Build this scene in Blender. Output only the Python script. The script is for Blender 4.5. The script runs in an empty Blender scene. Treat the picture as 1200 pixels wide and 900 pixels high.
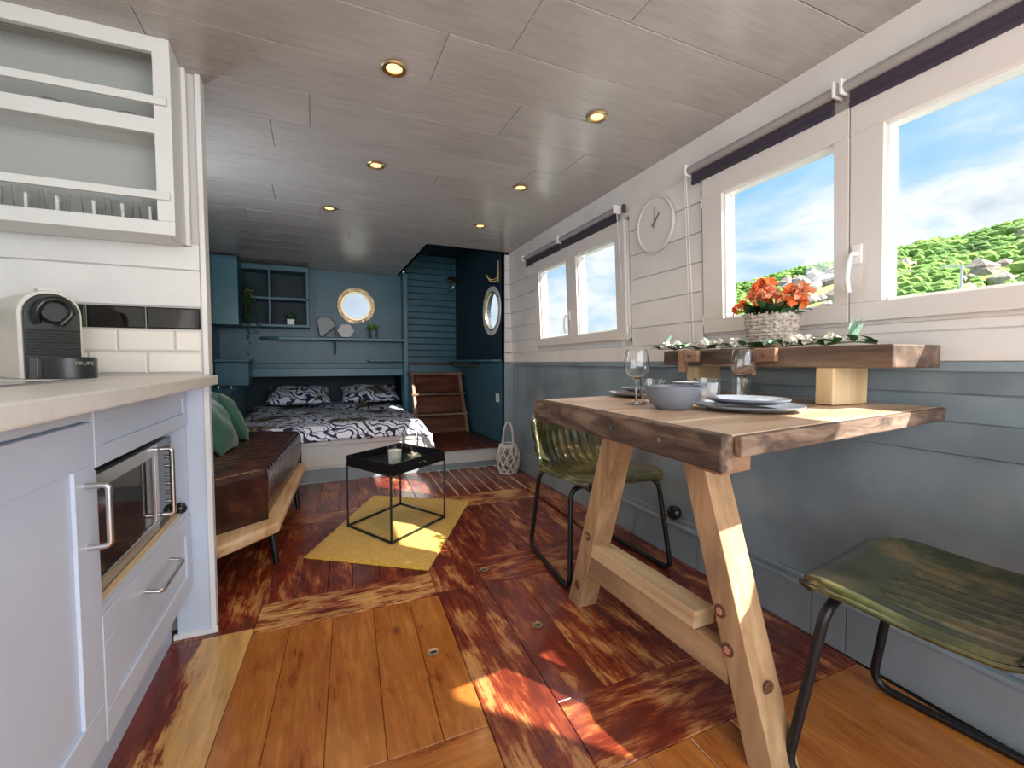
import bpy, bmesh, math, random
from mathutils import Vector, Matrix
random.seed(7)
S = bpy.context.scene
col = S.collection
pi = math.pi

# ------------------------------------------------------------ camera
cam = bpy.data.objects.new('camera', bpy.data.cameras.new('camera'))
col.objects.link(cam)
cam.data.sensor_width = 36.0
cam.data.lens = 36.0 * 525.0 / 1200.0
cam.data.clip_start = 0.02
cam.data.clip_end = 2000
cam.location = (0, 0, .95)
cam.rotation_euler = (math.radians(90 - 2.75), 0, math.radians(-23.7))
S.camera = cam

# ------------------------------------------------------------ colour management
S.view_settings.view_transform = 'Standard'
S.view_settings.look = 'None'
S.view_settings.exposure = 0.0
S.view_settings.gamma = 1.0
S.view_settings.use_curve_mapping = False

# ------------------------------------------------------------ sky with clouds
world = bpy.data.worlds.new('sky'); S.world = world; world.use_nodes = True
wn = world.node_tree; wn.nodes.clear()
def wnode(t, **k):
    n = wn.nodes.new(t)
    for a, b in k.items(): setattr(n, a, b)
    return n
tc = wnode('ShaderNodeTexCoord'); mp = wnode('ShaderNodeMapping')
mp.inputs['Scale'].default_value = (1.0, 1.0, 2.2); mp.inputs['Location'].default_value = (.35, .1, .05)
wn.links.new(tc.outputs['Generated'], mp.inputs['Vector'])
nz = wnode('ShaderNodeTexNoise'); nz.inputs['Scale'].default_value = 1.9; nz.inputs['Detail'].default_value = 7
nz.inputs['Roughness'].default_value = .55; nz.inputs['Distortion'].default_value = .3
wn.links.new(mp.outputs[0], nz.inputs['Vector'])
rp = wnode('ShaderNodeValToRGB')
rp.color_ramp.elements[0].position = .30; rp.color_ramp.elements[0].color = (.20, .50, .78, 1)
rp.color_ramp.elements[1].position = .70; rp.color_ramp.elements[1].color = (.34, .42, .52, 1)
e = rp.color_ramp.elements.new(.42); e.color = (.42, .62, .80, 1)
e = rp.color_ramp.elements.new(.50); e.color = (.82, .84, .86, 1)
e = rp.color_ramp.elements.new(.58); e.color = (.46, .54, .64, 1)
wn.links.new(nz.outputs[0], rp.inputs[0])
sx = wnode('ShaderNodeSeparateXYZ'); wn.links.new(tc.outputs['Generated'], sx.inputs[0])
gr = wnode('ShaderNodeMapRange'); gr.inputs[1].default_value = -.04; gr.inputs[2].default_value = .01
wn.links.new(sx.outputs[2], gr.inputs[0])
mx = wnode('ShaderNodeMix', data_type='RGBA'); wn.links.new(gr.outputs[0], mx.inputs[0])
mx.inputs[6].default_value = (.16, .17, .14, 1); wn.links.new(rp.outputs[0], mx.inputs[7])
bg = wnode('ShaderNodeBackground'); bg.inputs[1].default_value = 1.35
wn.links.new(mx.outputs[2], bg.inputs[0])
wo = wnode('ShaderNodeOutputWorld'); wn.links.new(bg.outputs[0], wo.inputs[0])

# ------------------------------------------------------------ sun and large soft lights
def light(name, kind, loc, energy, color=(1, 1, 1), direction=None, **k):
    d = bpy.data.lights.new(name, kind); d.energy = energy; d.color = color
    for a, b in k.items(): setattr(d, a, b)
    o = bpy.data.objects.new(name, d); col.objects.link(o); o.location = loc
    if direction: o.rotation_euler = Vector(direction).to_track_quat('-Z', 'Y').to_euler()
    return o
light('sun', 'SUN', (6, -5, 8), 20.0, (1, .95, .86), (-.74, .84, -1.0), angle=.012)
# unseen fill light added behind the camera to brighten the interior
light('rear_fill', 'AREA', (.45, -1.25, 1.25), 50, (.98, .99, 1), (.12, 1, .02), shape='RECTANGLE', size=2.0, size_y=1.4)
light('side_fill', 'AREA', (1.38, -.75, 1.4), 6, (.95, .98, 1.0), (-1, .45, -.15), shape='RECTANGLE', size=.9, size_y=.6)  # weaker fill added out of view on the right, no window modelled there

# fill light added for the far end, hidden by the kitchen partition
light('left_fill', 'AREA', (-.84, 2.75, 1.38), 17, (.86, .93, 1.0), (1, .30, -.02), shape='RECTANGLE', size=1.0, size_y=.5)

# ============================================================ materials
M = {}
def mat(name, color=(.8, .8, .8), rough=.5, metal=0., **k):
    m = bpy.data.materials.new(name); m.use_nodes = True
    b = m.node_tree.nodes['Principled BSDF']
    b.inputs['Base Color'].default_value = (*color, 1)
    b.inputs['Roughness'].default_value = rough; b.inputs['Metallic'].default_value = metal
    for a, v in k.items(): b.inputs[a.replace('_', ' ')].default_value = v
    M[name] = m
    return m
def nt(m): return m.node_tree, m.node_tree.nodes['Principled BSDF']
def N(t, kind, **k):
    n = t.nodes.new(kind)
    for a, b in k.items(): setattr(n, a, b)
    return n
def coords(t, scale, randomise=True, space='Object'):
    c = N(t, 'ShaderNodeTexCoord'); mpn = N(t, 'ShaderNodeMapping'); mpn.inputs['Scale'].default_value = scale
    if randomise:
        oi = N(t, 'ShaderNodeObjectInfo'); mu = N(t, 'ShaderNodeMath', operation='MULTIPLY'); mu.inputs[1].default_value = 37.0
        t.links.new(oi.outputs['Random'], mu.inputs[0])
        ad = N(t, 'ShaderNodeVectorMath', operation='ADD')
        t.links.new(c.outputs[space], ad.inputs[0]); t.links.new(mu.outputs[0], ad.inputs[1]); t.links.new(ad.outputs[0], mpn.inputs[0])
    else: t.links.new(c.outputs[space], mpn.inputs[0])
    return mpn.outputs[0]
def noise(t, vec, scale=1., detail=4., rough=.5, dist=0.):
    n = N(t, 'ShaderNodeTexNoise'); n.inputs['Scale'].default_value = scale; n.inputs['Detail'].default_value = detail
    n.inputs['Roughness'].default_value = rough; n.inputs['Distortion'].default_value = dist
    t.links.new(vec, n.inputs['Vector']); return n.outputs[0]
def ramp(t, fac, stops):
    r = N(t, 'ShaderNodeValToRGB'); cr = r.color_ramp
    while len(cr.elements) < len(stops): cr.elements.new(.5)
    for el, (p, c) in zip(cr.elements, stops): el.position = p; el.color = (*c, 1)
    t.links.new(fac, r.inputs[0]); return r.outputs[0]
def bump(t, b, h, strength=.2, dist=.002):
    n = N(t, 'ShaderNodeBump'); n.inputs['Strength'].default_value = strength; n.inputs['Distance'].default_value = dist
    t.links.new(h, n.inputs['Height']); t.links.new(n.outputs[0], b.inputs['Normal'])
def mixc(t, fac, a, b, mode='MIX'):
    n = N(t, 'ShaderNodeMix', data_type='RGBA', blend_type=mode)
    for i, v in ((0, fac), (6, a), (7, b)):
        if isinstance(v, (int, float)): n.inputs[i].default_value = v
        elif isinstance(v, tuple): n.inputs[i].default_value = (*v, 1)
        else: t.links.new(v, n.inputs[i])
    return n.outputs[2]
def math_(t, op, a, b=None):
    n = N(t, 'ShaderNodeMath', operation=op)
    for i, v in ((0, a), (1, b)):
        if v is None: continue
        if isinstance(v, (int, float)): n.inputs[i].default_value = v
        else: t.links.new(v, n.inputs[i])
    return n.outputs[0]
def wood(name, c1, c2, c3, rough=.5, sc=22, stretch=.07, bstr=.25, blot=.0, blotc=(.1, .06, .04), bs=1.):
    m = mat(name, c1, rough); t, b = nt(m)
    v = coords(t, (sc, sc * stretch, sc)); n = noise(t, v, 1, 6, .6, .6)
    c = ramp(t, n, [(.30, c3), (.48, c1), (.66, c2)])
    if blot:
        n2 = noise(t, coords(t, (6 * bs, 2 * bs, 6 * bs)), 1, 5, .65, .4)
        f = ramp(t, n2, [(.5 - .0, (0, 0, 0)), (.66, (blot,) * 3)])
        c = mixc(t, f, c, blotc)
    t.links.new(c, b.inputs['Base Color']); bump(t, b, n, bstr); return m
def paint(name, c, rough=.45, var=.06, sc=3., bstr=.05, c2=None):
    m = mat(name, c, rough); t, b = nt(m)
    n = noise(t, coords(t, (sc, sc, sc)), 1, 4, .55)
    d = c2 or tuple(max(0, x * (1 - var * 2)) for x in c)
    t.links.new(ramp(t, n, [(.35, d), (.62, c)]), b.inputs['Base Color'])
    n2 = noise(t, coords(t, (40, 40, 40)), 1, 3, .5); bump(t, b, n2, bstr, .001); return m

paint('white_paint', (.80, .765, .735), .42)
paint('kitchen_white', (.79, .785, .78), .42)
paint('partition_paint', (.80, .80, .80), .42)
paint('cabinet_paint', (.58, .66, .80), .38, .03)
paint('upper_cabinet_paint', (.72, .73, .72), .4, .03)
paint('window_pvc', (.71, .665, .63), .32, .02)
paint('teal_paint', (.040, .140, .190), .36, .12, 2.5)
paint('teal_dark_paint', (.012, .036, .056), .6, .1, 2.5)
paint('teal_light_paint', (.07, .20, .26), .33, .1, 2.5)
paint('dado_paint', (.26, .325, .365), .22, .1, 2.2, .12, (.165, .205, .235))
paint('skirting_paint', (.225, .26, .29), .33, .06, 4.)
paint('bed_base_paint', (.55, .54, .53), .5, .04)
paint('worktop', (.77, .74, .69), .35, .03, 30)
paint('hull_outside', (.12, .13, .15), .6)
mat('black_metal', (.012, .012, .014), .38, .3)
mat('black_plastic', (.012, .014, .014), .25)
mat('grey_plastic', (.022, .026, .028), .3)
m = mat('aged_brass', (.42, .32, .2), .42, .8); t, b = nt(m); n = noise(t, coords(t, (14, 14, 14)), 1, 4)
t.links.new(ramp(t, n, [(.35, (.16, .12, .09)), (.6, (.50, .38, .24))]), b.inputs['Base Color'])
mat('steel', (.62, .62, .62), .27, 1.)
mat('brass', (.62, .47, .24), .33, 1.)
mat('white_plastic', (.82, .82, .80), .3)
mat('black_tile', (.010, .009, .009), .06)
mat('white_tile', (.80, .76, .70), .12)
mat('grout', (.62, .60, .57), .8)
mat('ceiling_gap', (.42, .39, .36), .8)
mat('gap_dark', (.02, .015, .012), .9)
mat('ceramic_grey', (.165, .18, .215), .28)
mat('clock_face', (.74, .70, .66), .45)
mat('dark_joint', (.06, .06, .06), .8)
mat('candle_wax', (.86, .83, .76), .4, Subsurface_Weight=.3)
mat('fabric_blind', (.045, .035, .055), .85)
mat('blind_tube', (.33, .31, .31), .4)
mat('mirror_face', (.36, .39, .39), .45)
mat('cabinet_inside', (.42, .44, .43), .6)
mat('rust', (.16, .07, .045), .7, .4)
mat('concrete', (.78, .77, .74), .8)
mat('water', (.12, .15, .14), .1)
# glass
def glass(name, col_=(1, 1, 1), rough=0., ior=1.45):
    m = mat(name, col_, rough); b = nt(m)[1]; b.inputs['Transmission Weight'].default_value = 1; b.inputs['IOR'].default_value = ior; return m
glass('glass_ware', (.97, .98, .98))
m = mat('window_glass'); t, b = nt(m); t.nodes.remove(b)
tr = N(t, 'ShaderNodeBsdfTransparent'); tr.inputs[0].default_value = (.97, .985, .99, 1)
gl = N(t, 'ShaderNodeBsdfGlossy'); gl.inputs['Roughness'].default_value = .02
fr = N(t, 'ShaderNodeLayerWeight'); fr.inputs[0].default_value = .5
fx = math_(t, 'ADD', math_(t, 'MULTIPLY', math_(t, 'POWER', fr.outputs['Facing'], 5.), .6), .025)
ms = N(t, 'ShaderNodeMixShader'); t.links.new(fx, ms.inputs[0]); t.links.new(tr.outputs[0], ms.inputs[1]); t.links.new(gl.outputs[0], ms.inputs[2])
t.links.new(ms.outputs[0], t.nodes['Material Output'].inputs[0])
m = mat('bulb', (1, .8, .5)); nt(m)[1].inputs['Emission Color'].default_value = (1, .62, .26, 1); nt(m)[1].inputs['Emission Strength'].default_value = 1.9
# woods
wood('pine_leg', (.40, .24, .12), (.50, .33, .18), (.25, .14, .07), .6, 20, .06, .3, .7, (.20, .125, .075))
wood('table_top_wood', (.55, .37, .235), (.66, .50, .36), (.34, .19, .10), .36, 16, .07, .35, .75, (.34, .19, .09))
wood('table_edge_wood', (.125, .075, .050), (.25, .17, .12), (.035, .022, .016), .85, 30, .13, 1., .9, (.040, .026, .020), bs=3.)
wood('beam_dark_wood', (.115, .068, .045), (.21, .14, .10), (.045, .028, .02), .6, 24, .08, .6, .5, (.03, .02, .015))
wood('beam_end_wood', (.26, .14, .085), (.36, .22, .14), (.14, .07, .04), .6, 24, .1, .5)
wood('pine_block', (.60, .43, .24), (.70, .53, .33), (.45, .29, .15), .6, 16, .06, .3)
wood('live_edge_wood', (.60, .40, .22), (.74, .55, .36), (.36, .20, .10), .5, 14, .08, .3)
wood('step_wood', (.115, .035, .018), (.19, .065, .035), (.05, .016, .01), .42, 14, .1, .2)
wood('step_edge_wood', (.22, .12, .075), (.33, .2, .13), (.1, .05, .03), .5, 14, .1, .2)
wood('platform_wood', (.085, .020, .012), (.15, .04, .02), (.04, .010, .008), .3, 14, .08, .2)
# grey wood-look ceiling panel
m = mat('ceiling_board', (.4, .38, .36), .26); t, b = nt(m)
v = coords(t, (60, 5.5, 60)); n = noise(t, v, 1, 5, .65, .3); n2 = noise(t, coords(t, (3, 2, 3)), 1, 3)
c = ramp(t, n, [(.25, (.36, .34, .325)), (.5, (.45, .43, .415)), (.78, (.54, .52, .505))])
c = mixc(t, .35, c, ramp(t, n2, [(.3, (.36, .34, .33)), (.7, (.54, .52, .50))]))
t.links.new(c, b.inputs['Base Color']); bump(t, b, n, .12, .001)
# worn painted floor boards
def worn(name, lo, hi, red=(.135, .020, .010), mid=(.25, .050, .016), base=(.50, .235, .08), rough=.24, side=None):
    m = mat(name, base, rough); t, b = nt(m)
    f1 = noise(t, coords(t, (95, 7.5, 95)), 1, 9, .8, .25)
    f2 = noise(t, coords(t, (13, 4.2, 13)), 1, 7, .66, .4)
    s = math_(t, 'ADD', math_(t, 'MULTIPLY', f1, .46), math_(t, 'MULTIPLY', f2, .58))
    if side:
        c = N(t, 'ShaderNodeTexCoord'); sp = N(t, 'ShaderNodeSeparateXYZ'); t.links.new(c.outputs['Object'], sp.inputs[0])
        s = math_(t, 'ADD', s, math_(t, 'MULTIPLY', sp.outputs[0], side))
    g = noise(t, coords(t, (50, 3.5, 50)), 1, 5, .6, .4)
    wc = ramp(t, g, [(.3, tuple(x * .62 for x in base)), (.6, base), (.8, tuple(min(1, x * 1.2) for x in base))])
    pc = ramp(t, f2, [(.3, tuple(x * .55 for x in red)), (.7, tuple(x * 1.5 for x in red))])
    k = ramp(t, s, [(lo, (0, 0, 0)), (hi, (1, 1, 1))])
    k2 = ramp(t, s, [(lo - .05, (0, 0, 0)), (lo + .01, (1, 1, 1))])
    col1 = mixc(t, k2, pc, mid); col2 = mixc(t, k, col1, wc)
    # knots
    vo = N(t, 'ShaderNodeTexVoronoi'); vo.inputs['Scale'].default_value = 1.; t.links.new(coords(t, (3.2, 1.9, 3.2)), vo.inputs['Vector'])
    kn = ramp(t, vo.outputs['Distance'], [(.03, (1, 1, 1)), (.075, (0, 0, 0))])
    col3 = mixc(t, math_(t, 'MULTIPLY', kn, .7), col2, (.07, .02, .01))
    t.links.new(col3, b.inputs['Base Color'])
    rr = ramp(t, f1, [(.3, (rough * .8,) * 3), (.7, (rough * 1.6,) * 3)]); t.links.new(rr, b.inputs['Roughness'])
    b.inputs['Coat Weight'].default_value = .25; b.inputs['Coat Roughness'].default_value = .12
    bump(t, b, s, .25, .002); return m
worn('floor_red', .585, .63)
worn('floor_worn', .548, .595)
worn('floor_tan', .50, .55, base=(.62, .33, .12))
worn('floor_yellow', .93, .97, base=(.66, .38, .13), side=2.6)
worn('floor_orange', .44, .60, red=(.22, .055, .010), mid=(.32, .095, .018), base=(.47, .175, .036), rough=.18)
# leather
m = mat('brown_leather', (.06, .022, .015), .2); t, b = nt(m); n = noise(t, coords(t, (9, 9, 9)), 1, 5, .6)
t.links.new(ramp(t, n, [(.3, (.018, .008, .007)), (.55, (.052, .018, .012)), (.75, (.12, .042, .020))]), b.inputs['Base Color']); bump(t, b, noise(t, coords(t, (200, 200, 200)), 1, 2), .12, .001)
m = mat('green_leather', (.05, .06, .03), .24, Coat_Weight=.4, Coat_Roughness=.15); t, b = nt(m); n = noise(t, coords(t, (7, 7, 7)), 1, 5, .6)
t.links.new(ramp(t, n, [(.32, (.020, .027, .012)), (.5, (.058, .062, .024)), (.70, (.19, .14, .055))]), b.inputs['Base Color']); bump(t, b, noise(t, coords(t, (150, 150, 150)), 1, 2), .15, .001)
# fabrics
m = mat('green_cushion', (.02, .10, .055), .9, Sheen_Weight=.3); t, b = nt(m); bump(t, b, noise(t, coords(t, (300, 300, 300)), 1, 2), .3, .001)
m = mat('rug_yellow', (.60, .35, .03), .95, Sheen_Weight=.25); t, b = nt(m); n = noise(t, coords(t, (160, 60, 90), False), 1, 3)
t.links.new(ramp(t, n, [(.3, (.44, .25, .018)), (.7, (.70, .42, .045))]), b.inputs['Base Color']); bump(t, b, n, .9, .006)
def bedding(name):
    m = mat(name, (.8, .8, .85), .85); t, b = nt(m)
    v = coords(t, (1, 1, 1), True)
    wv = N(t, 'ShaderNodeTexWave', wave_type='BANDS', bands_direction='DIAGONAL'); wv.inputs['Scale'].default_value = 5.5
    wv.inputs['Distortion'].default_value = 16; wv.inputs['Detail'].default_value = 1.2; wv.inputs['Detail Scale'].default_value = 1.3; t.links.new(v, wv.inputs['Vector'])
    vo = N(t, 'ShaderNodeTexVoronoi', feature='DISTANCE_TO_EDGE'); vo.inputs['Scale'].default_value = 8; vo.inputs['Randomness'].default_value = 1; t.links.new(v, vo.inputs['Vector'])
    vc = N(t, 'ShaderNodeTexVoronoi'); vc.inputs['Scale'].default_value = 5.; t.links.new(v, vc.inputs['Vector'])
    st = ramp(t, wv.outputs[0], [(.24, (1, 1, 1)), (.31, (0, 0, 0))])
    ed = ramp(t, vo.outputs[0], [(.010, (1, 1, 1)), (.022, (0, 0, 0))])
    f = math_(t, 'MAXIMUM', st, ed)
    sp = N(t, 'ShaderNodeSeparateColor'); t.links.new(vc.outputs['Color'], sp.inputs[0])
    br = ramp(t, sp.outputs[0], [(.84, (0, 0, 0)), (.86, (1, 1, 1))])
    base = mixc(t, br, (.80, .82, .95), (.20, .15, .08))
    t.links.new(mixc(t, f, base, (.022, .025, .06)), b.inputs['Base Color']); return m
bedding('printed_bedding')
# plants
mat('leaf_green', (.045, .13, .035), .5); mat('leaf_dark', (.015, .05, .015), .4); mat('leaf_pale', (.30, .48, .36), .55)
mat('leaf_bright', (.22, .40, .07), .5)
mat('petal_orange', (.92, .24, .07), .5); mat('petal_light', (.95, .42, .24), .5); mat('petal_white', (.85, .80, .72), .6)
m = mat('wicker', (.50, .43, .36), .7); t, b = nt(m); n = noise(t, coords(t, (60, 60, 60)), 1, 3)
t.links.new(ramp(t, n, [(.3, (.33, .26, .21)), (.7, (.66, .60, .53))]), b.inputs['Base Color'])
mat('white_rattan', (.62, .58, .55), .6)
mat('stem', (.13, .12, .05), .7)
m = mat('hill_ground', (.2, .3, .08), .9); t, b = nt(m); n = noise(t, coords(t, (.05, .05, .05), False), 1, 6, .65)
t.links.new(ramp(t, n, [(.3, (.10, .20, .04)), (.5, (.26, .42, .08)), (.7, (.45, .52, .18))]), b.inputs['Base Color'])
m = mat('tree_canopy', (.1, .2, .04), .9); t, b = nt(m); n = noise(t, coords(t, (.11, .11, .11), False), 1, 6, .7)
t.links.new(ramp(t, n, [(.34, (.07, .16, .03)), (.5, (.17, .32, .06)), (.66, (.34, .48, .12))]), b.inputs['Base Color']); bump(t, b, noise(t, coords(t, (.9, .9, .9), False), 1, 4, .7), 1., .8)
m = mat('chalk_rock', (.6, .57, .52), .9); t, b = nt(m); n = noise(t, coords(t, (.3, .3, .12), False), 1, 7, .7)
t.links.new(ramp(t, n, [(.35, (.17, .14, .12)), (.5, (.36, .31, .28)), (.7, (.50, .46, .43))]), b.inputs['Base Color']); bump(t, b, n, 1., .8)

# ============================================================ mesh builder
def wloc(o):
    v = Vector((0, 0, 0))
    while o: v += o.location; o = o.parent
    return v
GR = {'y': Matrix.Identity(3), 'x': Matrix.Rotation(-pi / 2, 3, 'Z'), 'z': Matrix.Rotation(pi / 2, 3, 'X')}
class MB:
    def __init__(s, fn=None): s.v = []; s.f = []; s.fn = fn
    def add(s, vs, fs):
        o = len(s.v); s.v += [tuple(s.fn(*v)) if s.fn else tuple(v) for v in vs]; s.f += [tuple(i + o for i in f) for f in fs]; return s
    def box(s, x0, x1, y0, y1, z0, z1):
        return s.add([(x0, y0, z0), (x1, y0, z0), (x1, y1, z0), (x0, y1, z0), (x0, y0, z1), (x1, y0, z1), (x1, y1, z1), (x0, y1, z1)],
                     [(3, 2, 1, 0), (4, 5, 6, 7), (0, 1, 5, 4), (1, 2, 6, 5), (2, 3, 7, 6), (3, 0, 4, 7)])
    def prism(s, poly, a, b, ax='z'):
        n = len(poly)
        if ax == 'z': q = lambda p, h: (p[0], p[1], h)
        elif ax == 'y': q = lambda p, h: (p[0], h, p[1])
        else: q = lambda p, h: (h, p[0], p[1])
        return s.add([q(p, a) for p in poly] + [q(p, b) for p in poly],
                     [tuple(range(n))[::-1], tuple(range(n, 2 * n))] + [(i, (i + 1) % n, n + (i + 1) % n, n + i) for i in range(n)])
    def hexa(s, lo, hi):
        return s.add(list(lo) + list(hi), [(3, 2, 1, 0), (4, 5, 6, 7), (0, 1, 5, 4), (1, 2, 6, 5), (2, 3, 7, 6), (3, 0, 4, 7)])
    def bar(s, p, q, w, h, up=(0, 0, 1)):
        p = Vector(p); q = Vector(q); d = (q - p).normalized(); u = Vector(up); r = d.cross(u)
        if r.length < 1e-4: r = d.cross(Vector((1, 0, 0)))
        r.normalize(); u = r.cross(d)
        c = [(-w / 2, -h / 2), (w / 2, -h / 2), (w / 2, h / 2), (-w / 2, h / 2)]
        return s.hexa([p + r * a + u * b for a, b in c], [q + r * a + u * b for a, b in c])
    def tube(s, pts, r, n=8, closed=False, caps=True):
        P = [Vector(p) for p in pts]; L = len(P); rs = r if isinstance(r, (list, tuple)) else [r] * L
        vs = []; prev = None
        for i, p in enumerate(P):
            if closed: d = P[(i + 1) % L] - P[i - 1]
            else: d = P[min(i + 1, L - 1)] - P[max(i - 1, 0)]
            if d.length < 1e-9: d = Vector((0, 0, 1))
            d.normalize()
            if prev is None:
                a = Vector((0, 0, 1)) if abs(d.z) < .9 else Vector((1, 0, 0)); u = d.cross(a).normalized()
            else:
                u = prev - d * prev.dot(d); u.normalize()
            prev = u; w = d.cross(u)
            for k in range(n):
                t_ = 2 * pi * k / n; vs.append(tuple(p + (u * math.cos(t_) + w * math.sin(t_)) * rs[i]))
        fs = []
        for i in range(L if closed else L - 1):
            j = (i + 1) % L
            for k in range(n): fs.append((i * n + k, i * n + (k + 1) % n, j * n + (k + 1) % n, j * n + k))
        if caps and not closed: fs += [tuple(range(n))[::-1], tuple(range((L - 1) * n, L * n))]
        return s.add(vs, fs)
    def lathe(s, prof, c=(0, 0, 0), n=28, ax='z', sq=(1, 1), caps=True):
        vs = []; fs = []; L = len(prof)
        for r, h in prof:
            for k in range(n):
                a = 2 * pi * k / n; x = r * math.cos(a) * sq[0]; y = r * math.sin(a) * sq[1]
                if ax == 'z': q = (c[0] + x, c[1] + y, c[2] + h)
                elif ax == 'y': q = (c[0] + x, c[1] + h, c[2] + y)
                else: q = (c[0] + h, c[1] + x, c[2] + y)
                vs.append(q)
        for i in range(L - 1):
            for k in range(n): fs.append((i * n + k, i * n + (k + 1) % n, (i + 1) * n + (k + 1) % n, (i + 1) * n + k))
        if caps: fs += [tuple(range(n))[::-1], tuple(range((L - 1) * n, L * n))]
        else: fs += [((L - 1) * n + k, (L - 1) * n + (k + 1) % n, (k + 1) % n, k) for k in range(n)]
        return s.add(vs, fs)
    def grid(s, fn, nu, nv, wrap=False):
        vs = [fn(i / nu, j / nv) for j in range(nv + 1) for i in range(nu + 1)]
        fs = [(j * (nu + 1) + i, j * (nu + 1) + i + 1, (j + 1) * (nu + 1) + i + 1, (j + 1) * (nu + 1) + i) for j in range(nv) for i in range(nu)]
        return s.add(vs, fs)
    def build(s, name, m, parent=None, smooth=None, bevel=0, grain='y', solid=0, subd=0, kind=None, seg=2):
        xs = [Vector(v) for v in s.v]
        lo = Vector([min(v[i] for v in xs) for i in range(3)]); hi = Vector([max(v[i] for v in xs) for i in range(3)])
        c = (lo + hi) / 2; 
        if parent is None: c.z = lo.z
        R = GR[grain]; Ri = R.inverted()
        me = bpy.data.meshes.new(name); me.from_pydata([tuple(Ri @ (v - c)) for v in xs], [], s.f)
        me.materials.append(M[m] if isinstance(m, str) else m)
        bm = bmesh.new(); bm.from_mesh(me)
        bmesh.ops.recalc_face_normals(bm, faces=bm.faces); bm.to_mesh(me); bm.free()
        o = bpy.data.objects.new(name, me); col.objects.link(o)
        o.location = c - wloc(parent); o.rotation_euler = R.to_euler()
        if parent: o.parent = parent
        if smooth is not None:
            for p in me.polygons: p.use_smooth = True
            if smooth < 179: me.set_sharp_from_angle(angle=math.radians(smooth))
        if solid: md = o.modifiers.new('solid', 'SOLIDIFY'); md.thickness = solid; md.offset = -1
        if bevel: md = o.modifiers.new('bevel', 'BEVEL'); md.width = bevel; md.segments = seg; md.limit_method = 'ANGLE'; md.angle_limit = .6
        if subd: md = o.modifiers.new('subd', 'SUBSURF'); md.levels = subd; md.render_levels = subd
        if kind: o['kind'] = kind
        return o
def tag(o, label=None, cat=None, group=None, kind=None):
    if label: o['label'] = label
    if cat: o['category'] = cat
    if group: o['group'] = group
    if kind: o['kind'] = kind
    return o
def thing(name, loc, label, cat, group=None):
    o = bpy.data.objects.new(name, None); o.empty_display_size = .05; col.objects.link(o); o.location = loc
    return tag(o, label, cat, group)
def kids(o): return [c for c in col.objects if c.parent == o]
def dup(o, loc=None, rz=None, label=None, parent=None):
    c = o.copy(); col.objects.link(c)
    if parent: c.parent = parent
    for ch in kids(o): dup(ch, parent=c)
    if loc is not None: c.location = loc
    if rz is not None: c.rotation_euler.z = rz
    if label: c['label'] = label
    return c
def struct(mb, name, m, **k):
    o = mb.build(name, m, **k); o['kind'] = 'structure'; return o
def arc(c, r, a0, a1, n, plane='xz'):
    out = []
    for i in range(n + 1):
        a = a0 + (a1 - a0) * i / n; u = r * math.cos(a); w = r * math.sin(a)
        out.append({'xz': (c[0] + u, c[1], c[2] + w), 'yz': (c[0], c[1] + u, c[2] + w), 'xy': (c[0] + u, c[1] + w, c[2])}[plane])
    return out
def fillet(pts, r, n=5):
    P = [Vector(p) for p in pts]; out = [P[0]]
    for i in range(1, len(P) - 1):
        a = (P[i - 1] - P[i]); b = (P[i + 1] - P[i]); rr = min(r, a.length * .49, b.length * .49)
        p0 = P[i] + a.normalized() * rr; p1 = P[i] + b.normalized() * rr
        for k in range(n + 1):
            t_ = k / n; out.append(p0 * (1 - t_) ** 2 + P[i] * 2 * t_ * (1 - t_) + p1 * t_ ** 2)
    out.append(P[-1]); return out
def plate_hole(mb, q, u0, u1, w0, w1, cu, cw, r, t0, t1, n=32, ru=None):
    """rectangular plate with a round hole; q(u,w,t)->xyz"""
    ru = ru or r
    vs = []; per = []
    for k in range(n):
        a = 2 * pi * k / n; dx, dy = math.cos(a), math.sin(a)
        tx = ((u1 - cu) / dx if dx > 1e-9 else (u0 - cu) / dx if dx < -1e-9 else 1e9)
        ty = ((w1 - cw) / dy if dy > 1e-9 else (w0 - cw) / dy if dy < -1e-9 else 1e9)
        t_ = min(tx, ty); per.append((cu + dx * t_, cw + dy * t_))
    # snap corners
    for cx, cy in ((u0, w0), (u1, w0), (u1, w1), (u0, w1)):
        k = min(range(n), key=lambda i: (per[i][0] - cx) ** 2 + (per[i][1] - cy) ** 2); per[k] = (cx, cy)
    for t_ in (t0, t1):
        vs += [q(cu + ru * math.cos(2 * pi * k / n), cw + r * math.sin(2 * pi * k / n), t_) for k in range(n)]
        vs += [q(p[0], p[1], t_) for p in per]
    fs = []
    for k in range(n):
        j = (k + 1) % n
        fs += [(k, j, n + j, n + k), (2 * n + k, 2 * n + j, 3 * n + j, 3 * n + k), (k, j, 2 * n + j, 2 * n + k), (n + k, n + j, 3 * n + j, 3 * n + k)]
    return mb.add(vs, fs)

# ============================================================ floor
H = 1.94
SH = .065
floor = struct(MB().box(-1.1, 1.75, -1.4, 3.9, -.06, -.022), 'floor', 'gap_dark')
def fboard(u0, u1, y0, y1, m, along='y', g=.0011, dz=None):
    dz = random.uniform(-.0008, .0008) if dz is None else dz
    if m == 'floor_orange': g = .0007
    u0 += g; u1 -= g; y0 += g; y1 -= g
    X = lambda u, y: u + SH * y
    lo = [(X(u0, y0), y0, -.022), (X(u1, y0), y0, -.022), (X(u1, y1), y1, -.022), (X(u0, y1), y1, -.022)]
    hi = [(a, b, dz) for a, b, c in lo]
    MB().hexa(lo, hi).build('plank', m, floor, grain=along, bevel=.0015, seg=1)
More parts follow.
